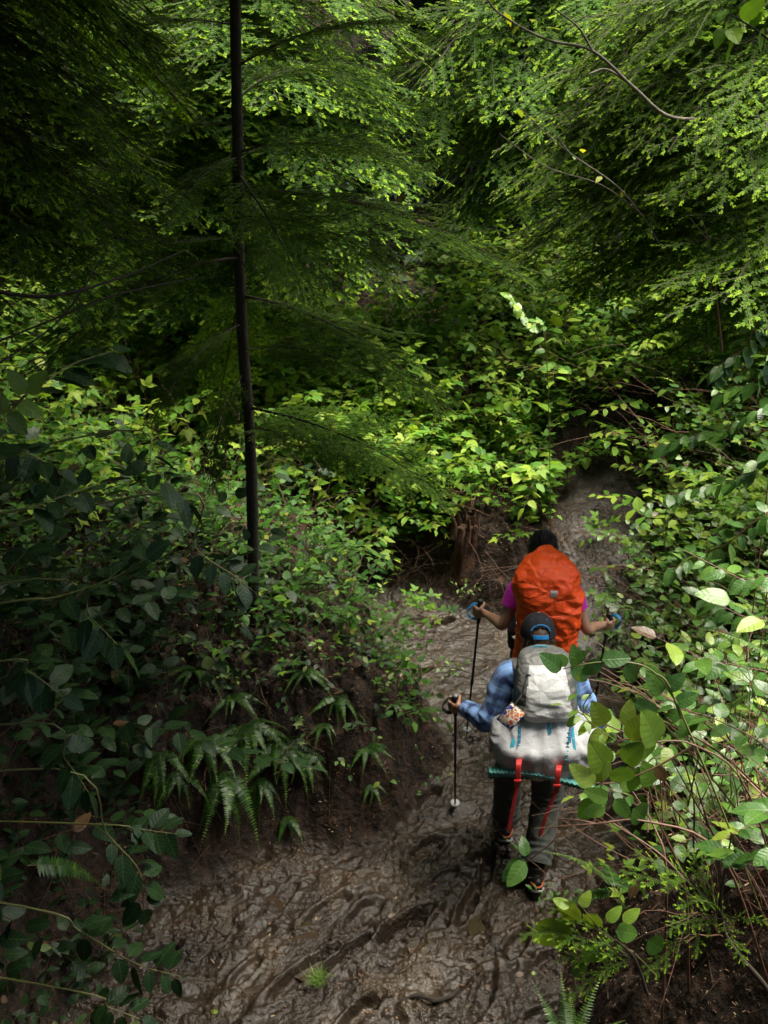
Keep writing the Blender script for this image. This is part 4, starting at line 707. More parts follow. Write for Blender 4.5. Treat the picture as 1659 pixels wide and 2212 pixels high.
for (u, v, u2, v2, tn) in [(1240, 1950, 1215, 2000, .93), (1225, 1990, 1150, 2050, .9), (1290, 1975, 1265, 2010, .92), (1310, 1990, 1345, 1960, .85), (1345, 1990, 1385, 1965, .9), (1230, 1960, 1195, 1940, .9), (1255, 1960, 1275, 1925, .93), (1330, 2010, 1385, 2020, .6), (1400, 2030, 1440, 2060, .5), (1300, 2050, 1250, 2075, .4), (1240, 2080, 1270, 2110, .45)]: yl.append(lf(u, v, 2.4, u2, v2, 2.42, tn, A(r_.normal(0, .3), -.7, .7)))
plant('salal_sprig', 'bright yellow-green young salal leaves low at centre right', 'sprig', [[P(1420, 2110, 2.4), P(1370, 2060, 2.4), P(1300, 2015, 2.4), P(1225, 1985, 2.4)], [P(1300, 2015, 2.4), P(1250, 1950, 2.4)], [P(1370, 2060, 2.4), P(1400, 2000, 2.4)]], yl, SALAL, LS, .07, seed=12, auto=0, r0=.003, sm=2)
# small sprigs on the bank edges near the hikers
for i, (pt, l, n_, s_) in enumerate([((965, 1470), 'small bright seedling beside the front hiker\'s left pole', 4, .05), ((905, 1330), 'leafy sprig hanging over the mud left of the orange pack', 5, .055), ((1005, 1295), 'tiny seedling on the mud below the stump', 3, .04), ((1290, 1170), 'small lobed-leaf seedling on the dark bank right of the dark-haired head', 5, .06), ((500, 1490), 'small seedling in the dark left of the bank ferns', 3, .05), ((1420, 1760), 'lobed-leaf seedling among bare stems', 5, .07), ((1185, 1960), 'little seedling at the mud edge under the boot', 3, .05)]):
    g = onground(*pt); hh = .12 + .03 * n_; plant('seedling', l, 'seedling', [[g, g + A(.02, 0, hh * .6), g + A(-.03, -.05, hh)], [g, g + A(-.05, -.02, hh * .5), g + A(-.1, -.03, hh * .8)], [g, g + A(.06, -.03, hh * .5), g + A(.12, -.03, hh * .7)]], [], TRI_LO if i % 2 else SMALL, LB if i % 2 else LS, s_ * (1.5 if i % 2 else 1), (.72, .12), .0015, 60 + i, .03, .2, flat=.1)
# pale thin branches with few yellow leaves, upper right
def airy(label, lines, leafpts, r0, T=SMALL, size=.05, m='palebark', tn=.75):
    root = thing('thin_branch', label, 'branch', lines[0][0]); mb = MB(); lb = MB(); o_ = np.array(root.location)
    for i, l in enumerate(lines): tube(mb, np.array(l) - o_, np.linspace(r0 * (1 if i == 0 else .55), r0 * .3, len(l)), 8, 0, .5, 6)
    mb.build('stem', M[m], root); r = np.random.default_rng(len(leafpts))
    p = np.array(leafpts) - o_; place_leaves(lb, T, p, r.normal(0, 1, (len(p), 3)), size, 0, .2, (tn, .2), r=r); lb.build('foliage', M['maple'], root); return root
Ya = 5.2
airy('long grey arching branch with a few yellow leaves at the upper right', [[P(1720, 270, 4.9), P(1600, 250, Ya), P(1455, 255, Ya), P(1370, 190, Ya), P(1280, 110, Ya), P(1180, 85, Ya), P(1080, 30, Ya), P(1040, -20, Ya)], [P(1280, 110, Ya), P(1250, 60, Ya), P(1200, 20, Ya)], [P(1360, 180, Ya), P(1310, 150, Ya + .1), P(1270, 160, Ya)]], [P(u, v, Ya) for u, v in ((1125, 50), (1150, 42), (1100, 60), (1180, 60), (1090, 25), (1060, 10), (1190, 70), (1140, 30))], .012, size=.075)
airy('thin pale branch with tiny leaves crossing the dark hollow', [[P(1560, 640, 4.9), P(1450, 560, Ya), P(1390, 470, Ya), P(1330, 400, Ya), P(1230, 330, Ya), P(1150, 260, Ya), P(1100, 210, Ya)], [P(1390, 465, Ya), P(1300, 400, Ya), P(1180, 360, Ya), P(1080, 290, Ya)], [P(1230, 330, Ya), P(1200, 290, Ya)]], [P(u, v, Ya) for u, v in ((1100, 215), (1120, 235), (1105, 200), (1140, 255), (1160, 300), (1190, 320), (1240, 345), (1260, 330), (1300, 380), (1350, 410), (1130, 330), (1090, 235))], .006, size=.055)
airy('broad green leaves on dark twigs in the top right corner', [[P(1740, 150, 3.6), P(1640, 70, 3.6), P(1560, 20, 3.6)], [P(1640, 70, 3.6), P(1600, 90, 3.6), P(1560, 60, 3.6)]], [P(u, v, 3.6) for u, v in ((1570, 20), (1600, 40), (1630, 30), (1560, 60), (1650, 60), (1590, 80), (1640, 10), (1610, -10), (1580, 60), (1655, 30))], .006, SALAL, .085, 'bark', .1)
airy('thin dry upright stem with brown tip at the right', [[P(1560, 760, 5.0), P(1545, 620, 5.0), P(1530, 520, 5.0), P(1515, 470, 5.0)], [P(1530, 520, 5.0), P(1490, 470, 5.0)]], [P(1515, 475, 5.0), P(1540, 600, 5.0)], .006, size=.04, m='redstem')
airy('dark twigs reaching down from the left canopy', [[P(-60, 620, 3.6), P(100, 640, 3.7), P(260, 600, 3.9), P(400, 540, 4.2)], [P(-60, 760, 3.6), P(90, 700, 3.8), P(240, 640, 4.0), P(420, 600, 4.4)], [P(-60, 820, 3.5), P(120, 700, 3.8), P(220, 560, 4.0)]], [P(200, 610, 3.9), P(330, 560, 4.0)], .009, size=.04, m='bark')
# rotten stump, root, grass, dead leaves
g = onground(1000, 1215); st = thing('rotten_stump', 'broken orange-brown rotten stump at the back of the gully', 'stump', g); mb = MB(); zz = np.linspace(-.15, .34, 9)
loft(mb, np.stack([.02 * np.sin(zz * 9), .05 * zz, zz], 1), np.tile(A(1, 0, 0), (9, 1)), np.tile(A(0, 1, 0), (9, 1)), np.linspace(.17, .09, 9), np.linspace(.14, .08, 9), 40, 0, disp=lambda p, uv: .05 * vn3(p * A(14, 14, 3), 1) + .025 * vn3(p * A(40, 40, 5), 2) - .02)
for k in range(9):
    a = k * .7; c_ = A(.1 * math.cos(a), .09 * math.sin(a), .25); tube(mb, [c_, c_ + A(.01, 0, .12), c_ + A(.03 * math.cos(a), .03 * math.sin(a), .2 + .08 * math.sin(k * 3))], [.03, .022, .004], 6, 0, ref=A(0, 1, .02))
mb.build('wood', M['rotwood'], st)
rt = PG(935, 2150, .03); o = thing('tree_root', 'bent pale root end lying on the mud near the bottom', 'root', rt); mb = MB(); tube(mb, np.array([PG(860, 2165, .015), PG(900, 2150, .03), PG(940, 2160, .03), PG(975, 2150, .02), PG(990, 2135, -.01)]) - rt, [.004, .01, .014, .011, .006], 10, 0, disp=lambda p, uv: .003 * vn3(p * 70, 2)); mb.build('wood', M['bark'], o)
gt = PG(690, 2125, .0); gb = MB(); r = np.random.default_rng(4)
for i in range(150):
    a = r.uniform(0, 6.28); l = r.uniform(.04, .1); o_ = A(r.normal(0, .02), r.normal(0, .02), 0); d = A(math.cos(a) * r.uniform(.2, 1), math.sin(a) * r.uniform(.2, 1), 1); d = unit(d); w = unit(np.cross(d, A(0, 0, 1))) * .0011
    m1 = o_ + d * l * .6; e = o_ + d * l + A(d[0], d[1], -.6) * l * .35; gb.add([o_ - w, o_ + w, m1 + w, m1 - w, e], [np.array([[0, 1, 2, 3]]), np.array([[3, 2, 4]])], None, r.random())
go = thing('grass_tuft', 'small tuft of fine green grass growing in the mud near the bottom', 'grass tuft', A(gt[0], gt[1], float(H(gt[0], gt[1], True)))); gb.build('blades', M['grass'], go)
for i, (u, v, s_, tn, l) in enumerate([(1005, 2090, .04, .99, 'torn reddish dead leaf near the root end'), (780, 2115, .055, .975, 'crumpled reddish leaf right of the grass tuft'), (1130, 2110, .07, .99, 'flat brown leaf near the bottom ferns'), (1050, 2125, .05, .985, 'brown dead leaf beside the bent root'), (840, 1990, .08, .975, 'long dark red strip of bark in the mud'), (720, 1835, .04, .99, 'small brown leaf on the bank foot'), (1155, 2105, .04, .93, 'yellowish fallen leaf near the brush'), (205, 1700, .1, .98, 'withered brown leaf in the dark left brush'), (250, 1580, .07, .98, 'dim brown leaf on the dark left slope'), (470, 2190, .05, .93, 'faded leaf in the wet mud at the bottom')]):
    g = onground(u, v); g[2] = float(H(g[0], g[1], True)) + .008; mb = MB(); a = i * 1.7; mb.inst(SALAL, np.zeros((1, 3)), frames(A(math.cos(a), math.sin(a), .05)[None], A(.1, -.2, 1)[None]), np.array([s_ * .8]), tn)
    o = mb.build('dead_leaf', M['salal']); o.location = tuple(g); tag(o, l, 'leaf')
# ------------------------------------------------------------------ people, clothes, packs and poles
def ridged(p, s, seed, k=1.0): return 1 - 2 * np.abs(vn3(np.asarray(p) * s, seed))
def fabric(name, c, c2=None, rough=0.7, bump=0.25, bs=55, sheen=0.1, trans=0.0):
    m, nt, p, out = nodes(name); v = objco(nt); f = noise_(nt, 7, 3, v); nt.links.new(mix_(nt, f, c2 or tuple(x * .82 for x in c), c), p.inputs['Base Color'])
    p.inputs['Roughness'].default_value = rough; p.inputs['Sheen Weight'].default_value = sheen; p.inputs['Specular IOR Level'].default_value = .35
    n1 = noise_(nt, bs, 3, v); n2 = noise_(nt, 900, 1, v); bump_(nt, p, math_(nt, 'ADD', n1, math_(nt, 'MULTIPLY', n2, .15)), bump, .006); return m
def crinkle(name, c, c2, rough=.42, bump=.6, scale=9):
    """thin coated nylon with sharp creases"""
    m, nt, p, out = nodes(name); v = objco(nt); mp = N(nt, 'ShaderNodeMapping'); mp.inputs['Rotation'].default_value = (.3, .5, .2); mp.inputs['Scale'].default_value = (1, 1, 1.7); nt.links.new(v, mp.inputs[0])
    w = noise_(nt, 4, 2, mp.outputs[0], out=1); add = N(nt, 'ShaderNodeVectorMath', operation='MULTIPLY_ADD'); nt.links.new(w, add.inputs[0]); add.inputs[1].default_value = (.12, .12, .12); nt.links.new(mp.outputs[0], add.inputs[2])
    vo = N(nt, 'ShaderNodeTexVoronoi', feature='DISTANCE_TO_EDGE'); vo.inputs['Scale'].default_value = scale; nt.links.new(add.outputs[0], vo.inputs['Vector']); cr = math_(nt, 'MULTIPLY', vo.outputs['Distance'], 2.5, True)
    f = noise_(nt, 6, 3, v); nt.links.new(mix_(nt, f, c2, c), p.inputs['Base Color']); p.inputs['Roughness'].default_value = rough
    bump_(nt, p, math_(nt, 'ADD', math_(nt, 'MULTIPLY', cr, .8), math_(nt, 'MULTIPLY', noise_(nt, 26, 3, mp.outputs[0]), .5)), bump, .014); return m
def skinmat():
    m, nt, p, out = nodes('skin'); v = objco(nt); nt.links.new(mix_(nt, noise_(nt, 14, 3, v), (.34, .17, .11), (.46, .26, .175)), p.inputs['Base Color']); p.inputs['Roughness'].default_value = .5
    p.inputs['Subsurface Weight'].default_value = .12; p.inputs['Subsurface Radius'].default_value = (.01, .004, .002); bump_(nt, p, noise_(nt, 260, 2, v), .12, .001); return m
def plaidmat():
    m, nt, p, out = nodes('blue_plaid'); sp = N(nt, 'ShaderNodeSeparateXYZ'); uvc = N(nt, 'ShaderNodeTexCoord').outputs['UV']
    w = noise_(nt, 5, 2, uvc, out=1); mx = N(nt, 'ShaderNodeVectorMath', operation='MULTIPLY_ADD'); nt.links.new(w, mx.inputs[0]); mx.inputs[1].default_value = (.02, .02, 0); nt.links.new(uvc, mx.inputs[2]); nt.links.new(mx.outputs[0], sp.inputs[0])
    def band(x, per, ph, wd, soft=6):
        t = math_(nt, 'FRACT', math_(nt, 'ADD', math_(nt, 'MULTIPLY', x, per), ph)); d = math_(nt, 'ABSOLUTE', math_(nt, 'SUBTRACT', t, .5)); return math_(nt, 'MULTIPLY', math_(nt, 'SUBTRACT', wd, d), soft, True)
    u, v = sp.outputs[0], sp.outputs[1]; c = mix_(nt, noise_(nt, 9, 2, uvc), (.13, .27, .6), (.22, .38, .74))
    d1 = math_(nt, 'MULTIPLY', band(u, 5, .1, .24), .68); d2 = math_(nt, 'MULTIPLY', band(v, 11, .3, .24), .75)
    c = mix_(nt, math_(nt, 'ADD', d1, d2, True), c, (.02, .035, .13)); l = math_(nt, 'MAXIMUM', math_(nt, 'MULTIPLY', band(u, 5, .6, .05, 20), .45), math_(nt, 'MULTIPLY', band(v, 11, .82, .06, 16), .55)); c = mix_(nt, l, c, (.42, .52, .7))
    nt.links.new(c, p.inputs['Base Color']); p.inputs['Roughness'].default_value = .85; p.inputs['Sheen Weight'].default_value = .15; bump_(nt, p, noise_(nt, 40, 3, objco(nt)), .2, .005); return m
def cellmat():
    m, nt, p, out = nodes('patterned_cloth'); v = objco(nt); a = N(nt, 'ShaderNodeTexVoronoi', feature='DISTANCE_TO_EDGE'); a.inputs['Scale'].default_value = 40; b_ = N(nt, 'ShaderNodeTexVoronoi'); b_.inputs['Scale'].default_value = 40
    for x in (a, b_): nt.links.new(v, x.inputs['Vector'])
    s_ = N(nt, 'ShaderNodeSeparateColor'); nt.links.new(b_.outputs['Color'], s_.inputs[0]); c = ramp_(nt, s_.outputs[0], [(0, (.5, .16, .07)), (.28, (.03, .03, .22)), (.5, (.32, .16, .09)), (.72, (.6, .5, .38)), (.88, (.42, .08, .04))]); nt.nodes[-1].name
    for e in nt.nodes: 
        if e.bl_idname == 'ShaderNodeValToRGB': e.color_ramp.interpolation = 'CONSTANT'
    nt.links.new(mix_(nt, math_(nt, 'SUBTRACT', 1.0, math_(nt, 'MULTIPLY', math_(nt, 'SUBTRACT', a.outputs['Distance'], .035), 30, True), True), c, (.72, .68, .58)), p.inputs['Base Color']); p.inputs['Roughness'].default_value = .6; return m
M['skin'] = skinmat(); M['plaid'] = plaidmat(); M['cell'] = cellmat()
M['magenta'] = fabric('magenta_knit', (.7, .02, .55), rough=.75); M['trouser'] = fabric('grey_green_trouser', (.062, .07, .06), (.044, .05, .043), .8, .4, 30); M['blackcloth'] = fabric('black_cloth', (.014, .014, .018), rough=.75)
M['cap'] = fabric('black_cap_cloth', (.009, .009, .014), rough=.9, bump=.15, bs=200, sheen=0.0); M['capblue'] = fabric('bright_blue_trim', (.015, .24, .62), rough=.5); M['teal'] = fabric('teal_webbing', (.01, .26, .36), rough=.5, bs=200); M['tealdark'] = fabric('teal_dark_webbing', (.015, .1, .2), rough=.6)
M['red'] = fabric('red_webbing', (.5, .02, .018), rough=.55, bs=200); M['white_nylon'] = crinkle('white_grey_nylon', (.4, .4, .42), (.37, .37, .395), .45, .32, 6); M['lidlight'] = crinkle('light_grey_nylon', (.5, .5, .51), (.45, .45, .46), .5, .5, 9); M['lidgrey'] = crinkle('mid_grey_nylon', (.13, .13, .125), (.09, .09, .088), .5, .45, 14)
M['orange'] = crinkle('orange_rain_cover', (1.0, .095, .008), (.95, .08, .006), .55, 1.0, 8); M['foam'] = fabric('teal_foam', (.12, .36, .34), (.08, .27, .26), rough=.8, bump=.1); M['foamdark'] = fabric('dark_foam_side', (.03, .06, .06), rough=.9)
M['hairdark'] = mat('black_hair', (.02, .017, .022), .35, (.008, .007, .008), 30, .3, 300, .002); M['hairbrown'] = mat('brown_hair', (.11, .06, .035), .42, (.04, .024, .015), 30, .3, 300, .002)
M['bootblack'] = mat('boot_black', (.016, .016, .018), .5, bump=.3, bscale=120); M['bootorange'] = mat('boot_orange_trim', (.38, .07, .03), .6); M['bootgrey'] = mat('boot_grey_rubber', (.3, .3, .32), .5); M['rubber'] = mat('black_rubber', (.02, .02, .02), .6, bump=.3)
M['poleblack'] = mat('black_pole_metal', (.015, .015, .018), .3, spec=.6); M['polegrey'] = mat('grey_plastic', (.17, .17, .18), .35); M['steel'] = mat('steel_tip', (.5, .5, .5), .3, metal=1.0); M['labelwhite'] = mat('white_label', (.7, .68, .66), .6); M['labelred'] = mat('label_red_print', (.5, .06, .05), .6); M['printgrey'] = mat('grey_print', (.24, .24, .26), .6)
M['eye'] = mat('eye_white', (.7, .68, .64), .3); M['lip'] = mat('lip', (.4, .15, .12), .5)

def hand(mb, g, ax, wrist, out, side, rg=.017):
    """fist round a pole grip: g centre of the grip, ax its axis (up), wrist point, `out` direction of the back of the hand"""
    ax = unit(ax); w = unit(g - wrist); w = unit(w - ax * (w @ ax)); s_ = unit(out - ax * (out @ ax)); s_ = unit(s_ - w * (s_ @ w)); R_ = rg + .011
    pc = g + s_ * (R_ + .004) - w * .022
    loft(mb, np.array([wrist, wrist * .6 + pc * .4, pc - w * .005, pc + w * .022 + s_ * .001]), np.tile(ax, (4, 1)), np.tile(s_, (4, 1)), np.array([.027, .034, .042, .038]), np.array([.02, .017, .015, .012]), 16, power=2.6)
    for i, (ln, r_) in enumerate(((.9, .0088), (1.0, .0092), (.95, .0088), (.82, .0076))):
        h = ax * (.030 - .0195 * i) + A(0, 0, 0); a = np.radians([-25, 15, 62, 108, 150, 150 + 48 * ln]); rr = np.array([R_ + .005, R_ + .008, R_ + .006, R_ + .004, R_ + .002, R_])
        tube(mb, [g + h + s_ * (rr[k] * math.cos(a[k])) + w * (rr[k] * math.sin(a[k]) + .003) for k in range(6)], [r_ * 1.08, r_ * 1.12, r_, r_ * .98, r_ * .92, r_ * .72], 10, n=4, ref=ax + A(.01, .02, 0))
    t0 = pc - w * .018 + ax * .024; tube(mb, [t0 - s_ * .004, t0 + ax * .017 - s_ * (R_ * .5), g + ax * .047 - s_ * (R_ * .95) - w * .004, g + ax * .044 - s_ * R_ + w * .02, g + ax * .036 - s_ * (R_ * .85) + w * .033], [.0135, .0125, .0108, .010, .0078], 10, n=4, ref=w + A(.01, .02, 0))
def head_mesh(mb, c, pitch):
    Rm = rotx(-pitch); pt = lambda *v: np.asarray(c) + Rm @ A(*v)
    ellipsoid(mb, pt(0, -.005, .02), (.074, .092, .098), Rm); ellipsoid(mb, pt(0, .03, -.035), (.058, .062, .075), Rm); ellipsoid(mb, pt(0, .062, -.085), (.028, .025, .022), Rm, 12, 8)
    tube(mb, [pt(0, .083, .012), pt(0, .1, -.014), pt(0, .108, -.03)], [.008, .010, .013], 8); ellipsoid(mb, pt(0, .08, .028), (.05, .02, .012), Rm, 12, 8); ellipsoid(mb, pt(0, .088, -.057), (.024, .01, .009), Rm, 12, 8)
    for s in (-1, 1): ellipsoid(mb, pt(s * .076, -.012, -.012), (.009, .02, .032), Rm @ rotz(s * .35), 12, 8); ellipsoid(mb, pt(s * .045, .06, -.02), (.022, .018, .02), Rm, 10, 8)
    return pt
def body(root, J, pitch, gripsL, gripsR, skin_arm=True):
    mb = MB(); o_ = np.array(root.location); pt = head_mesh(mb, J['head'], pitch); up_ = A(0, 1, .01)
    tube(mb, [J['pelvis'] - A(0, 0, .06), J['pelvis'], J['waist'], J['chest'], J['neck'] - A(0, .01, .03)], [.13, .15, .125, .155, .07], 24, ref=up_, flat=.68)
    tube(mb, [J['neck'] - A(0, .02, .05), J['neck'], J['head'] - A(0, .012, .05)], [.062, .052, .05], 16, ref=up_)
    for s in 'LR':
        sh, el, wr = J['sh' + s], J['el' + s], J['wr' + s]; tube(mb, [J['chest'] + (sh - J['chest']) * .5 + A(0, 0, .02), sh, sh * .5 + el * .5, el, el * .62 + wr * .38, wr], [.06, .052, .041, .034, .036, .0235], 16, ref=up_)
        hp, kn, an = J['hp' + s], J['kn' + s], J['an' + s]; tube(mb, [hp + A(0, 0, .05), hp, hp * .5 + kn * .5, kn, kn * .6 + an * .4, an], [.08, .085, .072, .055, .052, .036], 16, ref=up_); tube(mb, [an - A(0, .02, 0), an + A(0, .05, -.04), an + A(0, .16, -.065)], [.036, .038, .026], 12, ref=A(1, 0, .02))
    for s, gr in (('L', gripsL), ('R', gripsR)): hand(mb, gr[0], gr[1], J['wr' + s], gr[2], s)
    mb.v = [v - o_ for v in mb.v]; b_ = mb.build('body', M['skin'], root); md = b_.modifiers.new('remesh', 'REMESH'); md.mode = 'VOXEL'; md.voxel_size = .0045; md.use_smooth_shade = True; sm = b_.modifiers.new('smooth', 'SMOOTH'); sm.factor = .5; sm.iterations = 3
    for s in (-1, 1):
        e = MB(); ellipsoid(e, pt(s * .03, .079, .006) - o_, (.013, .009, .008), None, 12, 8); e.build('eye', M['eye'], root)
    return pt
def cloth_tube(mb, pts, rad, wr=.01, seed=1, sides=36, flat=1.0, n=14, ref=A(0, 1, .01), uo=0.0, folds=None, mat=0):
    def dp(p, uv):
        L = uv[..., 1]; d = wr * (.6 * ridged(p * A(1, 1, 1.6), 11, seed) + .4 * ridged(p, 24, seed + 1)); 
        if folds:
            for (at, w, amp) in folds: d = d + amp * np.exp(-((L - at) / w) ** 2) * np.sin((L - at) * 150 + 3 * vn3(p * 9, 5))
        return d
    tube(mb, pts, rad, sides, mat, .5, n, ref, True, True, flat, dp, (1, 1))
def boot(root, an, dr, label=None, ground=0.0, big=False):
    """hiking boot; an = ankle point, dr = unit direction of the toes"""
    dr = unit(A(dr[0], dr[1], 0)); sd = A(dr[1], -dr[0], 0); o_ = np.array(root.location); g = A(an[0], an[1], ground); X = lambda f, s, z: g + dr * f + sd * s + A(0, 0, z) - o_
    mb = MB(); k = 9; f = np.linspace(-.085, .2, k); zt = np.array([.1, .13, .13, .125, .11, .095, .08, .065, .045]); wd = np.array([.028, .038, .04, .041, .043, .047, .049, .044, .02])
    loft(mb, np.array([X(a, 0, .025 + b_ / 2) for a, b_ in zip(f, zt)]), np.tile(sd, (k, 1)), np.tile(A(0, 0, 1), (k, 1)), wd, zt / 2, 20, power=2.5, disp=lambda p, uv: .002 * vn3(p * 60, 2))
    tube(mb, [X(-.03, 0, .08), X(-.025, 0, .14), X(-.02, 0, .2), X(-.02, 0, .215)], [.044, .046, .05, .045], 20, n=4, ref=np.asarray(sd) + A(0, 0, .01)); b_ = mb.build('boot', [M['bootblack']], root)
    mb = MB(); 
    loft(mb, np.array([X(-.095, 0, .018), X(-.07, 0, .016), X(0, 0, .016), X(.1, 0, .016), X(.18, 0, .018), X(.205, 0, .022)]), np.tile(sd, (6, 1)), np.tile(A(0, 0, 1), (6, 1)), [.02, .04, .04, .052, .045, .02], [.014, .018, .018, .018, .016, .01], 20, power=3.5); mb.build('sole', M['rubber'], b_)
    mb = MB(); tube(mb, [X(-.06, -.036, .105), X(-.092, -.018, .1), X(-.099, 0, .098), X(-.092, .018, .1), X(-.06, .036, .105), X(0, .045, .1)], .0062, 8, ref=A(.1, .1, 1)); mb.build('trim_band', M['bootorange'], b_)
    mb = MB(); tube(mb, [X(-.05, -.044, .04), X(-.085, -.028, .055), X(-.1, 0, .072), X(-.085, .028, .055), X(-.05, .044, .04)], .0075, 8, ref=A(.1, .1, 1)); mb.build('heel_patch', M['bootgrey'], b_)
    mb = MB(); tube(mb, [X(-.075, .03, .12), X(-.07, .034, .17), X(-.07, .03, .2)], .003, 6, ref=A(.1, 1, .1)); mb.build('heel_piping', M['bootorange'], b_)
    return b_
def text_verts(s, size):
    c = bpy.data.curves.new('lettering', 'FONT'); c.body = s; c.size = size; c.align_x = 'CENTER'; c.align_y = 'CENTER'; o = bpy.data.objects.new('lettering', c); col.objects.link(o)
    dg = bpy.context.evaluated_depsgraph_get(); me = bpy.data.meshes.new_from_object(o.evaluated_get(dg)); V = np.array([v.co[:] for v in me.vertices]); F = [list(p.vertices) for p in me.polygons]
    bpy.data.objects.remove(o); bpy.data.curves.remove(c); bpy.data.meshes.remove(me); return V, F
def lettering(name, s, size, fn, m, parent):
    V, F = text_verts(s, size); mb = MB(); W_ = np.array([fn(x, y) for x, y, _ in V])
    T = [f for f in F if len(f) == 3]; Q = [f for f in F if len(f) == 4]; O = [f for f in F if len(f) > 4]
    for f in O: T += [[f[0], f[i], f[i + 1]] for i in range(1, len(f) - 1)]
    mb.add(W_, [np.array(x) for x in (T, Q) if x]); return mb.build(name, m, parent)
def trekking_pole(label, tip, grip, strapcol, strapdir, group):
    tip, grip = np.asarray(tip, float), np.asarray(grip, float); root = thing('trekking_pole', label, 'trekking pole', tip, group); d = unit(grip - tip); o_ = tip; X = lambda t: tip + d * t - o_; L = np.linalg.norm(grip - tip)
    mb = MB(); tube(mb, [X(.04), X(L * .45)], [.0062, .0068], 10, smooth=False); tube(mb, [X(L * .45), X(L - .07)], [.0082, .0088], 10, smooth=False); tube(mb, [X(L * .45 - .02), X(L * .45 + .02)], [.011, .011], 10, smooth=False); mb.build('shaft', M['poleblack'], root)
    mb = MB(); tube(mb, [X(0), X(.045)], [.003, .0058], 8, smooth=False); mb.build('tip', M['steel'], root)
    mb = MB(); tube(mb, [X(.06), X(.066), X(.072)], [.012, .032, .028], 16, n=3); mb.build('basket', M['polegrey'], root)
    mb = MB(); tube(mb, [X(L - .1), X(L - .06), X(L), X(L + .05), X(L + .066)], [.013, .0155, .0165, .017, .02], 14, n=4, disp=lambda p, uv: .0008 * np.sin(uv[..., 1] * 600)); h_ = mb.build('grip', M['rubber'], root)
    mb = MB(); ellipsoid(mb, X(L + .072), (.022, .022, .012), None, 14, 8); mb.build('knob', M['polegrey'] if strapcol == 'blackcloth' else M['rubber'], h_)
    s = unit(strapdir); mb = MB(); strip(mb, [X(L + .05), X(L + .055) + s * .05, X(L + .015) + s * .085 + A(0, -.01, 0), X(L - .03) + s * .06 + A(0, -.02, 0), X(L - .035) + s * .02 + A(0, -.03, 0), X(L + .03) + s * .012 + A(0, -.024, 0)], .02, A(0, .8, .5), .0018); mb.build('wrist_strap', M[strapcol], root); return root

# ================= hiker in the blue plaid shirt
gz = lambda x, y: float(H(x, y, True))
JA = dict(pelvis=A(.85, 4.41, .93), waist=A(.85, 4.45, 1.08), chest=A(.848, 4.49, 1.24), neck=A(.847, 4.53, 1.37), head=A(.85, 4.585, 1.485),
          shL=A(.68, 4.48, 1.295), elL=A(.575, 4.39, 1.075), shR=A(1.025, 4.48, 1.295), elR=A(1.16, 4.38, 1.08),
          hpL=A(.765, 4.42, .9), knL=A(.745, 4.58, .5), anL=A(.745, 4.6, .12), hpR=A(.935, 4.41, .9), knR=A(.945, 4.4, .5), anR=A(.875, 4.2, .13))
gL, gR = P(984, 1520, 4.62), P(1288, 1546, 4.56); tL, tR = PG(983, 1748, .0), PG(1291, 1762, .0)
axL, axR = unit(gL - tL), unit(gR - tR); JA['wrL'] = gL + unit(JA['elL'] - gL) * .075; JA['wrR'] = gR + unit(JA['elR'] - gR) * .075
pa = thing('person', 'hiker from behind in blue plaid shirt and black cap, stepping forward with two poles', 'person', A(.85, 4.41, 0)); oA = np.array(pa.location)
ptA = body(pa, JA, .38, (gL, axL, A(-1, 0, 0)), (gR, axR, A(1, 0, 0)))
mb = MB(); q = lambda k: JA[k] - oA
cloth_tube(mb, [q('pelvis') - A(0, 0, .08), q('pelvis'), q('waist'), q('chest'), q('chest') + A(0, .03, .09), q('neck') - A(0, .0, .005)], [.165, .168, .155, .175, .15, .07], .008, 3, flat=.72)
for s in 'LR': cloth_tube(mb, [q('chest') + (q('sh' + s) - q('chest')) * .55 + A(0, 0, .035), q('sh' + s) + A(0, 0, .004), q('sh' + s) * .5 + q('el' + s) * .5, q('el' + s), q('el' + s) * .5 + q('wr' + s) * .5, q('wr' + s) * .93 + q('el' + s) * .07], [.085, .074, .068, .062, .052, .041], .010, 5, folds=[(.36, .05, .006), (.62, .05, .005)])
tube(mb, [q('neck') + A(.055, -.02, .0), q('neck') + A(0, -.06, .008), q('neck') + A(-.055, -.02, .0)], [.016, .02, .016], 10, ref=A(0, 0, 1)); sh = mb.build('shirt', M['plaid'], pa)
mb = MB(); cloth_tube(mb, [q('pelvis') + A(0, 0, .1), q('pelvis'), q('pelvis') - A(0, -.005, .1)], [.155, .172, .15], .006, 8, flat=.75)
for s in 'LR': cloth_tube(mb, [q('hp' + s) + A(0, 0, .03), q('hp' + s) * .5 + q('kn' + s) * .5, q('kn' + s), q('kn' + s) * .5 + q('an' + s) * .5, q('an' + s) + A(0, -.01, .075)], [.1, .092, .083, .078, .08], .010, 9, folds=[(.42, .08, .006), (.74, .06, .008)])
mb.build('trousers', M['trouser'], pa)
bl = boot(pa, JA['anL'] + A(0, .02, 0), (-.05, 1), ground=gz(.745, 4.6) - .015); br = boot(pa, JA['anR'], (-.08, 1), ground=gz(.875, 4.2) - .01)
for bb, an in ((br, 'anR'), (bl, 'anL')):
    g0 = gz(JA[an][0], JA[an][1]); lettering('heel_print', 'IIIAII\nTECHNOLOGY', .0155, lambda x, y, an=an, g0=g0: A(JA[an][0] + x, JA[an][1] - .079 - .1 * abs(y) * 0 - .0, g0 + .155 + y) - oA, M['labelwhite'], bb)
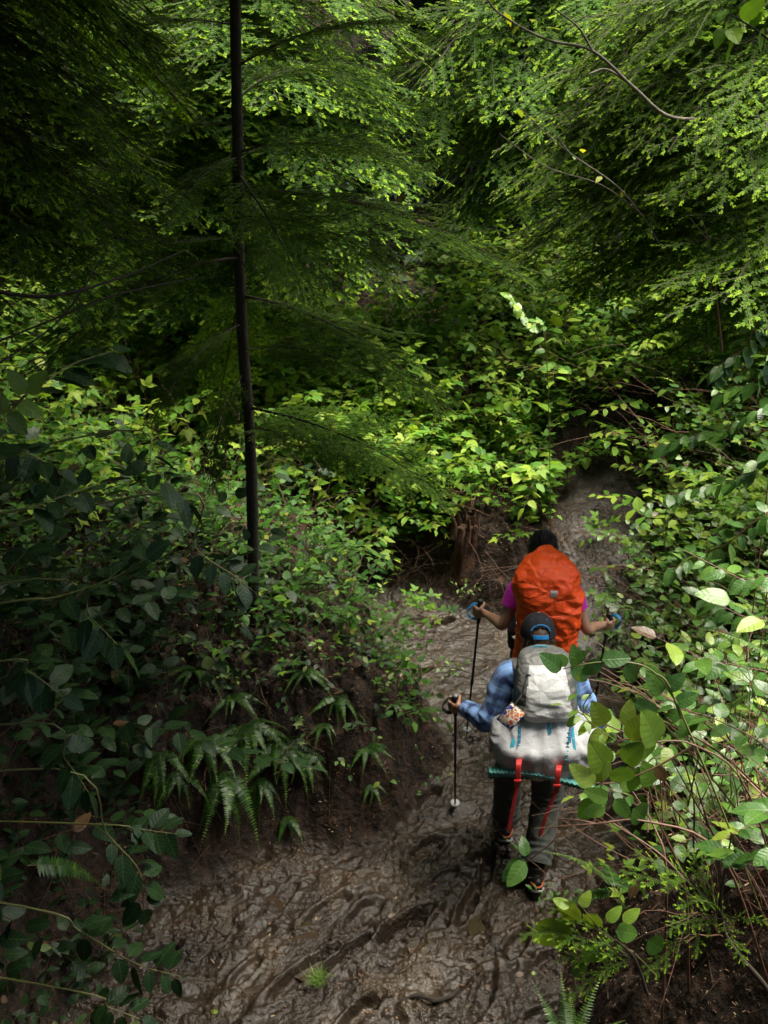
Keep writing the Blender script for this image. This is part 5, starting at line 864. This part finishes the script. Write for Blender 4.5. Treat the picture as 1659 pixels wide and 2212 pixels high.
# hair and cap
def strands(mb, c, Rm, r, n, phi, th, ln, rad, seed, curl=.3):
    rr = np.random.default_rng(seed)
    for i in range(n):
        a = rr.uniform(*phi); t = rr.uniform(*th); p = A(r[0] * math.cos(t) * math.sin(a), -r[1] * math.cos(t) * math.cos(a), r[2] * math.sin(t)); pts = [p]; d = A(0, 0, -1.) + rr.normal(0, .25, 3)
        for k in range(4):
            p = p + d * ln / 4 * rr.uniform(.7, 1.2); q_ = p / np.array(r); m_ = np.linalg.norm(q_); p = p / m_ * max(m_, 1.0) if k < 3 else p; d = unit(d + rr.normal(0, curl, 3)); pts.append(p)
        tube(mb, np.asarray(c) + np.array(pts) @ Rm.T, np.linspace(rad, rad * .35, 5), 5, n=2, caps=False, ref=A(.9, .1, .1))
RA = rotx(-.38); hc = JA['head'] - oA
mb = MB(); ellipsoid(mb, hc + RA @ A(0, -.018, .012), (.082, .09, .1), RA, 32, 24, disp=lambda p, uv: .003 * ridged(p * A(1, 1, .3), 70, 2)); strands(mb, hc + RA @ A(0, -.015, .01), RA, (.083, .092, .1), 330, (-1.75, 1.75), (-.95, .35), .06, .0022, 5); mb.build('hair', M['hairbrown'], pa)
mb = MB(); nu, nv_ = 72, 26; az = np.linspace(-math.pi, math.pi, nu + 1); el = np.linspace(-.12, math.pi / 2 - .02, nv_); AZ, EL = np.meshgrid(az, el)
cr = (.094, .108, .112); cc = hc + RA @ A(0, 0, .026); bulge = 1 + .0 * AZ; V = np.stack([cr[0] * np.cos(EL) ** .86 * np.sin(AZ), -cr[1] * np.cos(EL) ** .86 * np.cos(AZ), cr[2] * np.sin(EL)], -1) * (1 - .012 * np.exp(-(np.abs((AZ % (math.pi / 3)) - 0) / .03) ** 2))[..., None]
i, j = np.meshgrid(np.arange(nv_ - 1), np.arange(nu), indexing='ij'); ec = (el[i] + el[i + 1]) / 2; ac = (az[j] + az[j + 1]) / 2; arch = .44 * np.sqrt(np.clip(1 - (ac / .56) ** 2, 0, 1)); ok = ~((np.abs(ac) < .56) & (ec < arch + .02)); qd = i * (nu + 1) + j
mb.add(cc + V.reshape(-1, 3) @ RA.T, [np.stack([qd, qd + 1, qd + nu + 2, qd + nu + 1], -1)[ok]]); cp = mb.build('cap', M['cap'], pa); so_ = cp.modifiers.new('cloth_thickness', 'SOLIDIFY'); so_.thickness = .0025; so_.offset = 1
capP = lambda a, e, k=1.0: cc + RA @ (A(cr[0] * math.cos(e) ** .86 * math.sin(a), -cr[1] * math.cos(e) ** .86 * math.cos(a), cr[2] * math.sin(e)) * k)
mb = MB(); tube(mb, [capP(.62 * math.sin(t), .14 + .46 * math.cos(t), 1.03) for t in np.linspace(-1.3, 1.3, 11)], .0032, 8); mb.build('piping', M['capblue'], cp)
mb = MB(); strip(mb, [capP(a, -.02, 1.035) for a in np.linspace(-.44, .44, 7)], .024, RA @ A(0, 0, 1), .0016); mb.build('adjusting_strap', M['capblue'], cp)
mb = MB(); strip(mb, [capP(a, -.055, 1.01) for a in np.linspace(-.75, .75, 7)], .02, RA @ A(0, 0, 1), .0012); mb.build('back_band', M['cap'], cp)
for a in (-.62, .62):
    mb = MB(); c0 = capP(a, .92, 1.01); n_ = unit(c0 - cc); e1 = unit(np.cross(n_, A(0, 0, 1))); e2 = np.cross(n_, e1); tube(mb, [c0 + .005 * (math.cos(t) * e1 + math.sin(t) * e2) for t in np.linspace(0, 6.28, 9)], .0013, 6, n=2, ref=n_); mb.build('eyelet', M['capblue'], cp)
mb = MB(); ellipsoid(mb, cc + RA @ A(0, 0, cr[2] + .001), (.009, .009, .005), RA, 12, 8); mb.build('button', M['polegrey'], cp)
mb = MB(); bx_, by_ = np.meshgrid(np.linspace(-1, 1, 15), np.linspace(0, 1, 8)); Vb = np.stack([.086 * bx_ * (1 - .25 * by_ ** 2), .085 * np.sqrt(1 - .8 * bx_ ** 2) + by_ * .07, -.012 - .018 * bx_ ** 2 - .01 * by_], -1); i, j = np.meshgrid(np.arange(7), np.arange(14), indexing='ij'); qd = (i * 15 + j).ravel()
mb.add(cc + Vb.reshape(-1, 3) @ RA.T, [np.stack([qd, qd + 1, qd + 16, qd + 15], 1)]); br_ = mb.build('brim', M['cap'], cp); so_ = br_.modifiers.new('thickness', 'SOLIDIFY'); so_.thickness = .004

# ---- packs
class Pack:
    """stack of horizontal superellipse sections: rows (z, x centre, y of the side on the back, half width, half depth)"""
    def __init__(s, rows, power): s.r = np.array(rows, float); s.p = power
    def sec(s, z): return [np.interp(z, s.r[:, 0], s.r[:, k]) for k in range(1, 5)]
    def surf(s, x, z, off=.004):
        cx, yb, a, b_ = s.sec(z); t = min(abs(x - cx) / a, .97); return A(x, yb - b_ - b_ * (1 - t ** s.p) ** (1 / s.p) - off, z)
    def loft(s, mb, o_, n=64, sides=96, disp=None, matfn=None, mat=0):
        z0 = s.r[:, 0]; z = np.interp(np.linspace(0, 1, n), np.linspace(0, 1, len(z0) * 8 - 7), catmull(np.stack([z0, z0], 1), 8)[:, 0]); C = []; a, b_ = [], []
        sm_ = catmull(s.r, 10); o2 = np.argsort(sm_[:, 0]); sm_ = sm_[o2]; zz = np.linspace(z0[0], z0[-1], n); tt = np.linspace(0, 1, n); zz = z0[0] + (z0[-1] - z0[0]) * (.5 - .5 * np.cos(math.pi * tt)) * .55 + (zz - z0[0]) * .45
        g_ = [np.interp(zz, sm_[:, 0], sm_[:, k]) for k in range(1, 5)]; C = np.stack([g_[0], g_[1] - g_[3], zz], 1) - o_
        loft(mb, C, np.tile(A(1, 0, 0), (n, 1)), np.tile(A(0, 1, 0), (n, 1)), np.maximum(g_[2], .004), np.maximum(g_[3], .004), sides, mat, .5, True, s.p, disp=disp, matfn=matfn)
PA_ = Pack([(.90, .86, 4.3, .10, .06), (.93, .86, 4.31, .185, .12), (.98, .86, 4.32, .235, .145), (1.05, .858, 4.33, .265, .155), (1.13, .855, 4.33, .28, .155), (1.175, .852, 4.34, .268, .14), (1.21, .85, 4.345, .225, .125), (1.245, .848, 4.35, .172, .11), (1.28, .846, 4.36, .14, .1), (1.32, .845, 4.37, .12, .08)], 2.5)
LA_ = Pack([(1.245, .85, 4.35, .12, .085), (1.262, .85, 4.36, .15, .115), (1.31, .85, 4.37, .165, .13), (1.38, .85, 4.385, .16, .13), (1.45, .85, 4.40, .152, .12), (1.505, .848, 4.415, .14, .095), (1.54, .846, 4.42, .11, .06), (1.552, .845, 4.42, .05, .03)], 2.9)
bagA = thing('backpack', 'large light grey backpack with teal straps worn by the hiker in blue plaid', 'backpack', A(.858, 4.2, .87)); oB = np.array(bagA.location)
def wrA(p, uv):
    x, z = p[..., 0], p[..., 2]; return .011 * ridged(np.stack([x / np.maximum(.45 - z, .12) * .45, p[..., 1] * .4, z * .4], -1), 16, 2) * sstep(.05, .3, z) + .006 * ridged(p * A(2.2, 1, .55), 7, 2) + .009 * ridged(np.stack([x * 2.5 + z * .8, p[..., 1], z * .8], -1), 9, 3) + .003 * ridged(p, 30, 4) - .012 * np.exp(-((np.abs(x + .0) - .115) / .014) ** 2) * np.exp(-((z - .17) / .11) ** 2)
mb = MB(); PA_.loft(mb, oB, disp=wrA); bgo = mb.build('main_bag', M['white_nylon'], bagA)
mb = MB(); LA_.loft(mb, oB, disp=lambda p, uv: .006 * ridged(p * A(.6, 1, 2.2), 11, 7) + .003 * ridged(p * A(1, 1, 2), 26, 8), matfn=lambda u, v: np.where((np.abs(u - .75) < .128 - .045 * v) & (v < .87), 0, 1)); lid = mb.build('lid', [M['lidlight'], M['lidgrey']], bagA)
def PLs(S, u, v): # point of the pack surface seen at a pixel
    r0_ = ray(u, v); best = None
    for y in np.linspace(3.9, 4.5, 300):
        p = A(0, 0, CAMZ) + r0_ * (y / r0_[1]); cx, yb, a, b_ = S.sec(p[2])
        if S.r[0, 0] < p[2] < S.r[-1, 0] and abs(p[0] - cx) < a * .98 and S.surf(p[0], p[2], .006)[1] <= y: return S.surf(p[0], p[2], .011)
    return P(u, v, 4.15)
def pack_strap(S, px, w, m, parent, o_, name='strap'):
    mb = MB(); strip(mb, np.array([PLs(S, *p) for p in px]) - o_, w, A(1, .1, .05), .0016); return mb.build(name, M[m], parent)
pack_strap(PA_, [(1183, 1552), (1186, 1570), (1188, 1584)], .016, 'teal', bagA, oB); pack_strap(PA_, [(1188, 1570), (1189, 1582)], .013, 'tealdark', bagA, oB)
pack_strap(PA_, [(1118, 1566), (1112, 1590), (1105, 1615), (1102, 1640)], .02, 'teal', bagA, oB); pack_strap(PA_, [(1122, 1566), (1121, 1600), (1118, 1630), (1119, 1652)], .016, 'tealdark', bagA, oB)
pack_strap(PA_, [(1234, 1568), (1229, 1600), (1224, 1650)], .018, 'tealdark', bagA, oB); pack_strap(PA_, [(1236, 1568), (1239, 1600), (1241, 1628)], .016, 'teal', bagA, oB)
for k in range(7):
    c0 = PLs(PA_, 1121 - k * .3, 1575 + k * 11); c1 = PLs(PA_, 1228 - k * .8, 1580 + k * 10)
    for c_ in (c0, c1): mb = MB(); boxm(mb, c_ - oB + A(0, -.003, 0), (.008, .0022, .0035)); mb.build('ladder_loop', M['teal'], bagA)
mb = MB(); tube(mb, np.array([P(1138, 1420, 4.38), P(1136, 1404, 4.4), P(1160, 1396, 4.4), P(1185, 1398, 4.4), P(1202, 1412, 4.38)]) - oB, .0045, 8); mb.build('haul_loop', M['teal'], bagA)
for s in (-1, 1):
    mb = MB(); x0 = .85 + s * .12; strip(mb, np.array([A(x0 - s * .02, 4.38, 1.36), A(x0, 4.45, 1.39), A(x0 + s * .01, 4.56, 1.36), A(x0 + s * .03, 4.64, 1.25), A(x0 + s * .06, 4.62, 1.1), A(x0 + s * .07, 4.48, .98)]) - oB, .055, A(1, .2, 0), .008); mb.build('shoulder_strap', M['lidgrey'], bagA)
    mb = MB(); strip(mb, np.array([A(.85 + s * .17, 4.3, .97), A(.85 + s * .2, 4.42, .97), A(.85 + s * .14, 4.56, .97), A(.85, 4.6, .96)]) - oB, .06, A(0, 0, 1), .008); mb.build('hip_belt', M['lidgrey'], bagA)
    mb = MB(); tube(mb, np.array([LA_.surf(.85 + s * .14, 1.47, .006), LA_.surf(.85 + s * .158, 1.4, .012), LA_.surf(.85 + s * .16, 1.33, .008), PA_.surf(.85 + s * .14, 1.25, .01)]) - oB, .0026, 6); mb.build('cord', M['teal'], bagA)
pack_strap(LA_, [(1140, 1455), (1133, 1478), (1128, 1498)], .007, 'rubber', bagA, oB, 'lash_cord')
mb = MB(); c_ = PLs(LA_, 1148, 1450); boxm(mb, PLs(LA_, 1142, 1456) - oB, (.012, .004, .006), roty(.6)); mb.build('buckle', M['polegrey'], bagA)
lettering('lettering', 'OSPREY', .034, lambda x, y: LA_.surf(.88 + x, 1.335 + y + 1.2 * x * x * -4, .0085) - oB, M['printgrey'], lid)
em = MB(); 
for k in (0, 1): tube(em, np.array([LA_.surf(.88 + .03 * math.cos(t), 1.31 + (.012 - .012 * k) * -1 + (.022 - .008 * k) * math.sin(t), .008) for t in np.linspace(math.pi * 1.02, math.pi * 1.98, 7)]) - oB, .0011, 5, n=3)
em.build('emblem', M['printgrey'], lid)
lettering('lettering', 'ULTRALIGHT', .02, lambda x, y: PA_.surf(.87 + x, .985 + y, .012) - oB, mat('faint_print', (.42, .42, .46), .5), bgo)
mb = MB(); tube(mb, np.array([P(1250, 1560, 4.2), P(1246, 1545, 4.22), P(1243, 1525, 4.24)]) - oB, [.032, .03, .014], 16, n=4); mb.build('bottle', mat('clear_grey_plastic', (.45, .47, .5), .2), bagA)
# patterned pouch on its cord
pc_ = P(1104, 1547, 4.075); po = thing('pouch', 'small patterned pouch in orange, blue and cream clipped to the grey backpack', 'pouch', pc_); Rp = rotx(-.35) @ roty(R(40)); mb = MB(); boxm(mb, (0, 0, 0), (.044, .012, .056), Rp); mb.build('bag', M['cell'], po)
mb = MB(); hw, hh = .046, .058; cs = [A(hw, -.004, hh), A(hw, -.004, -hh), A(-hw, -.004, -hh), A(-hw, -.004, hh), A(hw, -.004, hh)]; tube(mb, np.array(cs) @ Rp.T, .0035, 6, smooth=False, ref=A(.1, 1, .1)); mb.build('binding', M['lidgrey'], po)
mb = MB(); ellipsoid(mb, Rp @ A(-.03, -.016, .046), (.006, .004, .006), None, 10, 8); mb.build('snap', M['labelwhite'], po); mb = MB(); tube(mb, np.array([P(1113, 1520, 4.08), P(1122, 1508, 4.1), P(1127, 1500, 4.12)]) - pc_, .003, 6); mb.build('cord', M['blackcloth'], po)
# folded foam mat under the pack with red straps
ma = thing('foam_mat', 'folded teal egg-crate foam mat strapped under the grey backpack', 'sleeping mat', P(1160, 1680, 4.07)); oM = np.array(ma.location)
e0, e1, e2 = P(1055, 1672, 4.07), P(1160, 1676, 4.03), P(1284, 1706, 4.03)
for k in range(4):
    cl_ = catmull([e0, e1 + A(0, 0, .0), e2], 60); s_ = np.linspace(0, 1, len(cl_)); wv = .0042 * np.sin(s_ * 2 * math.pi * 24 + k * 2.0); C = cl_ + np.stack([0 * s_, .006 * k + 0 * s_, wv + (.026 - .0165 * k) * (1 - .45 * s_)], 1) - oM
    mb = MB(); loft(mb, C, np.tile(A(0, 1, 0), (len(C), 1)), np.tile(A(0, 0, 1), (len(C), 1)), .022, .0056, 16, power=5); mb.build('foam_layer', M['foam'] if k < 3 else M['foamdark'], ma)
for px, hang in (([(1122, 1640), (1120, 1652), (1118, 1690)], [(1117, 1700), (1108, 1745), (1098, 1794)]), ([(1208, 1652), (1206, 1664), (1203, 1700)], [(1200, 1710), (1183, 1754), (1166, 1807)])):
    mb = MB(); pts = [P(px[0][0], px[0][1], 4.02), P(px[1][0], px[1][1], 3.955), P(px[2][0], px[2][1], 3.95), P(px[2][0] - 1, px[2][1] + 12, 4.02)]; strip(mb, np.array(pts) - oM, .028, A(1, 0, 0), .0016)
    strip(mb, np.array([P(px[2][0] - 1, px[2][1] - 6, 3.945)] + [P(*h_, 3.97) for h_ in hang]) - oM, .022, A(1, .15, 0), .0014); st_ = mb.build('strap', M['red'], ma); mb = MB(); boxm(mb, P(px[2][0], px[2][1] - 2, 3.94) - oM, (.018, .004, .01)); mb.build('buckle', M['red'], st_)
trekking_pole('left trekking pole with grey knob held by the hiker in blue plaid', tL, gL, 'blackcloth', A(-1, .2, -.5), 'trekking poles of the two hikers')
trekking_pole('right trekking pole of the hiker in blue plaid, partly behind salal leaves', tR, gR, 'blackcloth', A(1, .2, -.5), 'trekking poles of the two hikers')

# ================= hiker under the orange cover
JB = dict(pelvis=A(1.0, 5.32, .9), waist=A(1.0, 5.35, 1.05), chest=A(1.008, 5.39, 1.22), neck=A(1.01, 5.45, 1.37), head=A(1.01, 5.54, 1.52), shL=A(.838, 5.38, 1.3), elL=A(.755, 5.30, 1.1), shR=A(1.185, 5.38, 1.3), elR=A(1.286, 5.3, 1.065),
          hpL=A(.92, 5.33, .87), knL=A(.9, 5.45, .48), anL=A(.9, 5.4, .12), hpR=A(1.09, 5.33, .87), knR=A(1.1, 5.4, .48), anR=A(1.1, 5.2, .13))
hL, hR = P(1036, 1318, 5.54), P(1313, 1346, 5.5); uL, uR = PG(1007, 1592, 0), PG(1272, 1592, 0); bxL, bxR = unit(hL - uL), unit(hR - uR); JB['wrL'] = hL + unit(JB['elL'] - hL) * .07; JB['wrR'] = hR + unit(JB['elR'] - hR) * .07
pb = thing('person', 'dark-haired hiker in a magenta short-sleeved shirt walking ahead under the orange-covered pack', 'person', A(1.0, 5.32, 0)); oP = np.array(pb.location)
ptB = body(pb, JB, .35, (hL, bxL, A(-1, 0, 0)), (hR, bxR, A(1, 0, 0))); q = lambda k: JB[k] - oP
mb = MB(); cloth_tube(mb, [q('pelvis') - A(0, 0, .06), q('pelvis'), q('waist'), q('chest'), q('chest') + A(0, .03, .09), q('neck')], [.16, .16, .14, .165, .14, .07], .004, 13, flat=.72)
for s in 'LR': cloth_tube(mb, [q('chest') + (q('sh' + s) - q('chest')) * .5 + A(0, 0, .03), q('sh' + s), q('sh' + s) * .5 + q('el' + s) * .5 + A(0, 0, .005)], [.075, .064, .056], .004, 15)
mb.build('shirt', M['magenta'], pb)
mb = MB(); cloth_tube(mb, [q('pelvis') + A(0, 0, .08), q('pelvis'), q('pelvis') - A(0, 0, .1)], [.15, .165, .14], .005, 8, flat=.75)
for s in 'LR': cloth_tube(mb, [q('hp' + s) + A(0, 0, .03), q('hp' + s) * .5 + q('kn' + s) * .5, q('kn' + s), q('kn' + s) * .5 + q('an' + s) * .5, q('an' + s) + A(0, 0, .06)], [.095, .085, .072, .065, .066], .008, 19)
mb.build('trousers', M['blackcloth'], pb)
boot(pb, JB['anL'], (0, 1), ground=gz(.9, 5.4) - .01); boot(pb, JB['anR'], (.05, 1), ground=gz(1.1, 5.2) - .01)
RB = rotx(-.35); hb = JB['head'] - oP; mb = MB(); ellipsoid(mb, hb + RB @ A(0, -.015, .02), (.084, .096, .103), RB, 32, 24, disp=lambda p, uv: .003 * ridged(p * A(1, 1, .4), 60, 2))
bc = hb + RB @ A(0, -.085, .085); ellipsoid(mb, bc, (.045, .04, .045), None, 24, 16, disp=lambda p, uv: .005 * ridged(p, 60, 3))
rr_ = np.random.default_rng(8)
for k in range(80):
    a0 = rr_.uniform(0, 6.28); tl = rr_.uniform(-.6, .6); ax_ = unit(A(rr_.normal(0, .4), -1, rr_.normal(.3, .4))); e1_ = unit(np.cross(ax_, A(0, .1, 1))); e2_ = np.cross(ax_, e1_); r1 = rr_.uniform(.02, .048)
    tube(mb, [bc + ax_ * (.042 - r1 * .75 + .004 * t) + r1 * (math.cos(a0 + t) * e1_ + math.sin(a0 + t) * e2_) for t in np.linspace(0, rr_.uniform(2, 4.5), 6)], .0028, 5, n=3, caps=False, ref=ax_)
strands(mb, hb + RB @ A(0, -.015, .02), RB, (.086, .098, .104), 260, (-2.2, 2.2), (-.6, 1.1), .07, .0022, 9, .35)
for k in range(26): a = rr_.uniform(-1.4, 1.4); p0 = hb + RB @ A(.085 * math.sin(a), -.09 * math.cos(a), .02 + rr_.normal(0, .03)); d = unit(A(math.sin(a), -math.cos(a), rr_.normal(0, .7))); tube(mb, [p0, p0 + d * .025, p0 + d * .045 + A(0, 0, -.015)], [.001, .0008, .0004], 4, n=2, caps=False)
mb.build('hair', M['hairdark'], pb)
PB_ = Pack([(.84, 1.0, 5.2, .12, .07), (.87, 1.0, 5.21, .165, .11), (.93, 1.0, 5.22, .18, .13), (1.05, 1.0, 5.235, .18, .135), (1.17, 1.0, 5.25, .172, .135), (1.3, .998, 5.265, .18, .14), (1.42, .99, 5.28, .192, .145), (1.5, .985, 5.29, .188, .14), (1.57, .985, 5.3, .16, .125), (1.62, .988, 5.31, .115, .1), (1.65, .99, 5.31, .06, .06), (1.66, .99, 5.31, .02, .02)], 2.7)
bagB = thing('backpack', 'tall backpack under a creased bright orange rain cover', 'backpack', A(1.0, 5.1, .86)); oC = np.array(bagB.location)
def wrB(p, uv):
    q_ = p + .05 * np.stack([vn3(p * 6, 1), vn3(p * 6, 2), vn3(p * 6, 3)], -1); a_ = q_ @ np.array([[.8, .2, .55], [0, 1, 0], [-.5, 0, .8]]).T; b_ = q_ @ np.array([[.7, 0, -.7], [0, 1, 0], [.7, 0, .7]]).T
    return .013 * (ridged(a_ * A(.6, 1, 1.6), 6, 4)) + .012 * ridged(b_ * A(.5, 1, 1.5), 11, 5) + .006 * ridged(q_, 24, 6)
mb = MB(); PB_.loft(mb, oC, 110, 120, disp=wrB); cov = mb.build('rain_cover', M['orange'], bagB)
cpn = None
def PBs(u, v):
    r0_ = ray(u, v)
    for y in np.linspace(4.8, 5.3, 300):
        p = A(0, 0, CAMZ) + r0_ * (y / r0_[1]); cx, yb, a, b_ = PB_.sec(p[2])
        if PB_.r[0, 0] < p[2] < PB_.r[-1, 0] and abs(p[0] - cx) < a * .98 and PB_.surf(p[0], p[2], .012)[1] <= y: return PB_.surf(p[0], p[2], .018)
    return P(u, v, 5.0)
lp = PBs(1196, 1282); Rl = rotx(-.15); mb = MB(); boxm(mb, lp - oC, (.021, .0015, .021), Rl); lb_ = mb.build('label_patch', M['labelwhite'], cov); lettering('lettering', 'MEC', .02, lambda x, y: lp - oC + Rl @ A(x, -.004, y), M['labelred'], lb_)
for s in (-1, 1):
    mb = MB(); x0 = 1.0 + s * .11; strip(mb, np.array([A(x0 - s * .02, 5.3, 1.38), A(x0, 5.38, 1.41), A(x0 + s * .01, 5.48, 1.38), A(x0 + s * .02, 5.54, 1.25), A(x0 + s * .05, 5.5, 1.1), A(x0 + s * .07, 5.36, .98)]) - oC, .055, A(1, .2, 0), .008); mb.build('shoulder_strap', M['blackcloth'], bagB)
    mb = MB(); strip(mb, np.array([A(1.0 + s * .14, 5.22, .98), A(1.0 + s * .195, 5.3, .97), A(1.0 + s * .16, 5.44, .96), A(1.0, 5.5, .95)]) - oC, .08, A(0, 0, 1), .01); mb.build('hip_belt', M['blackcloth'], bagB)
mb = MB(); tube(mb, [A(x_, 5.22, z_) - oC for x_, z_ in ((1.0, .84), (1.0, 1.1), (1.0, 1.4), (1.0, 1.58))], [.1, .15, .15, .1], 20, ref=A(0, 1, .01), flat=.3); mb.build('back_panel', M['blackcloth'], bagB)
trekking_pole('left trekking pole with blue strap held by the orange-pack hiker', uL, hL, 'capblue', A(-1, .1, -.3), 'trekking poles of the two hikers')
trekking_pole('right trekking pole with blue strap held by the orange-pack hiker', uR, hR, 'capblue', A(.6, -.3, .3), 'trekking poles of the two hikers')
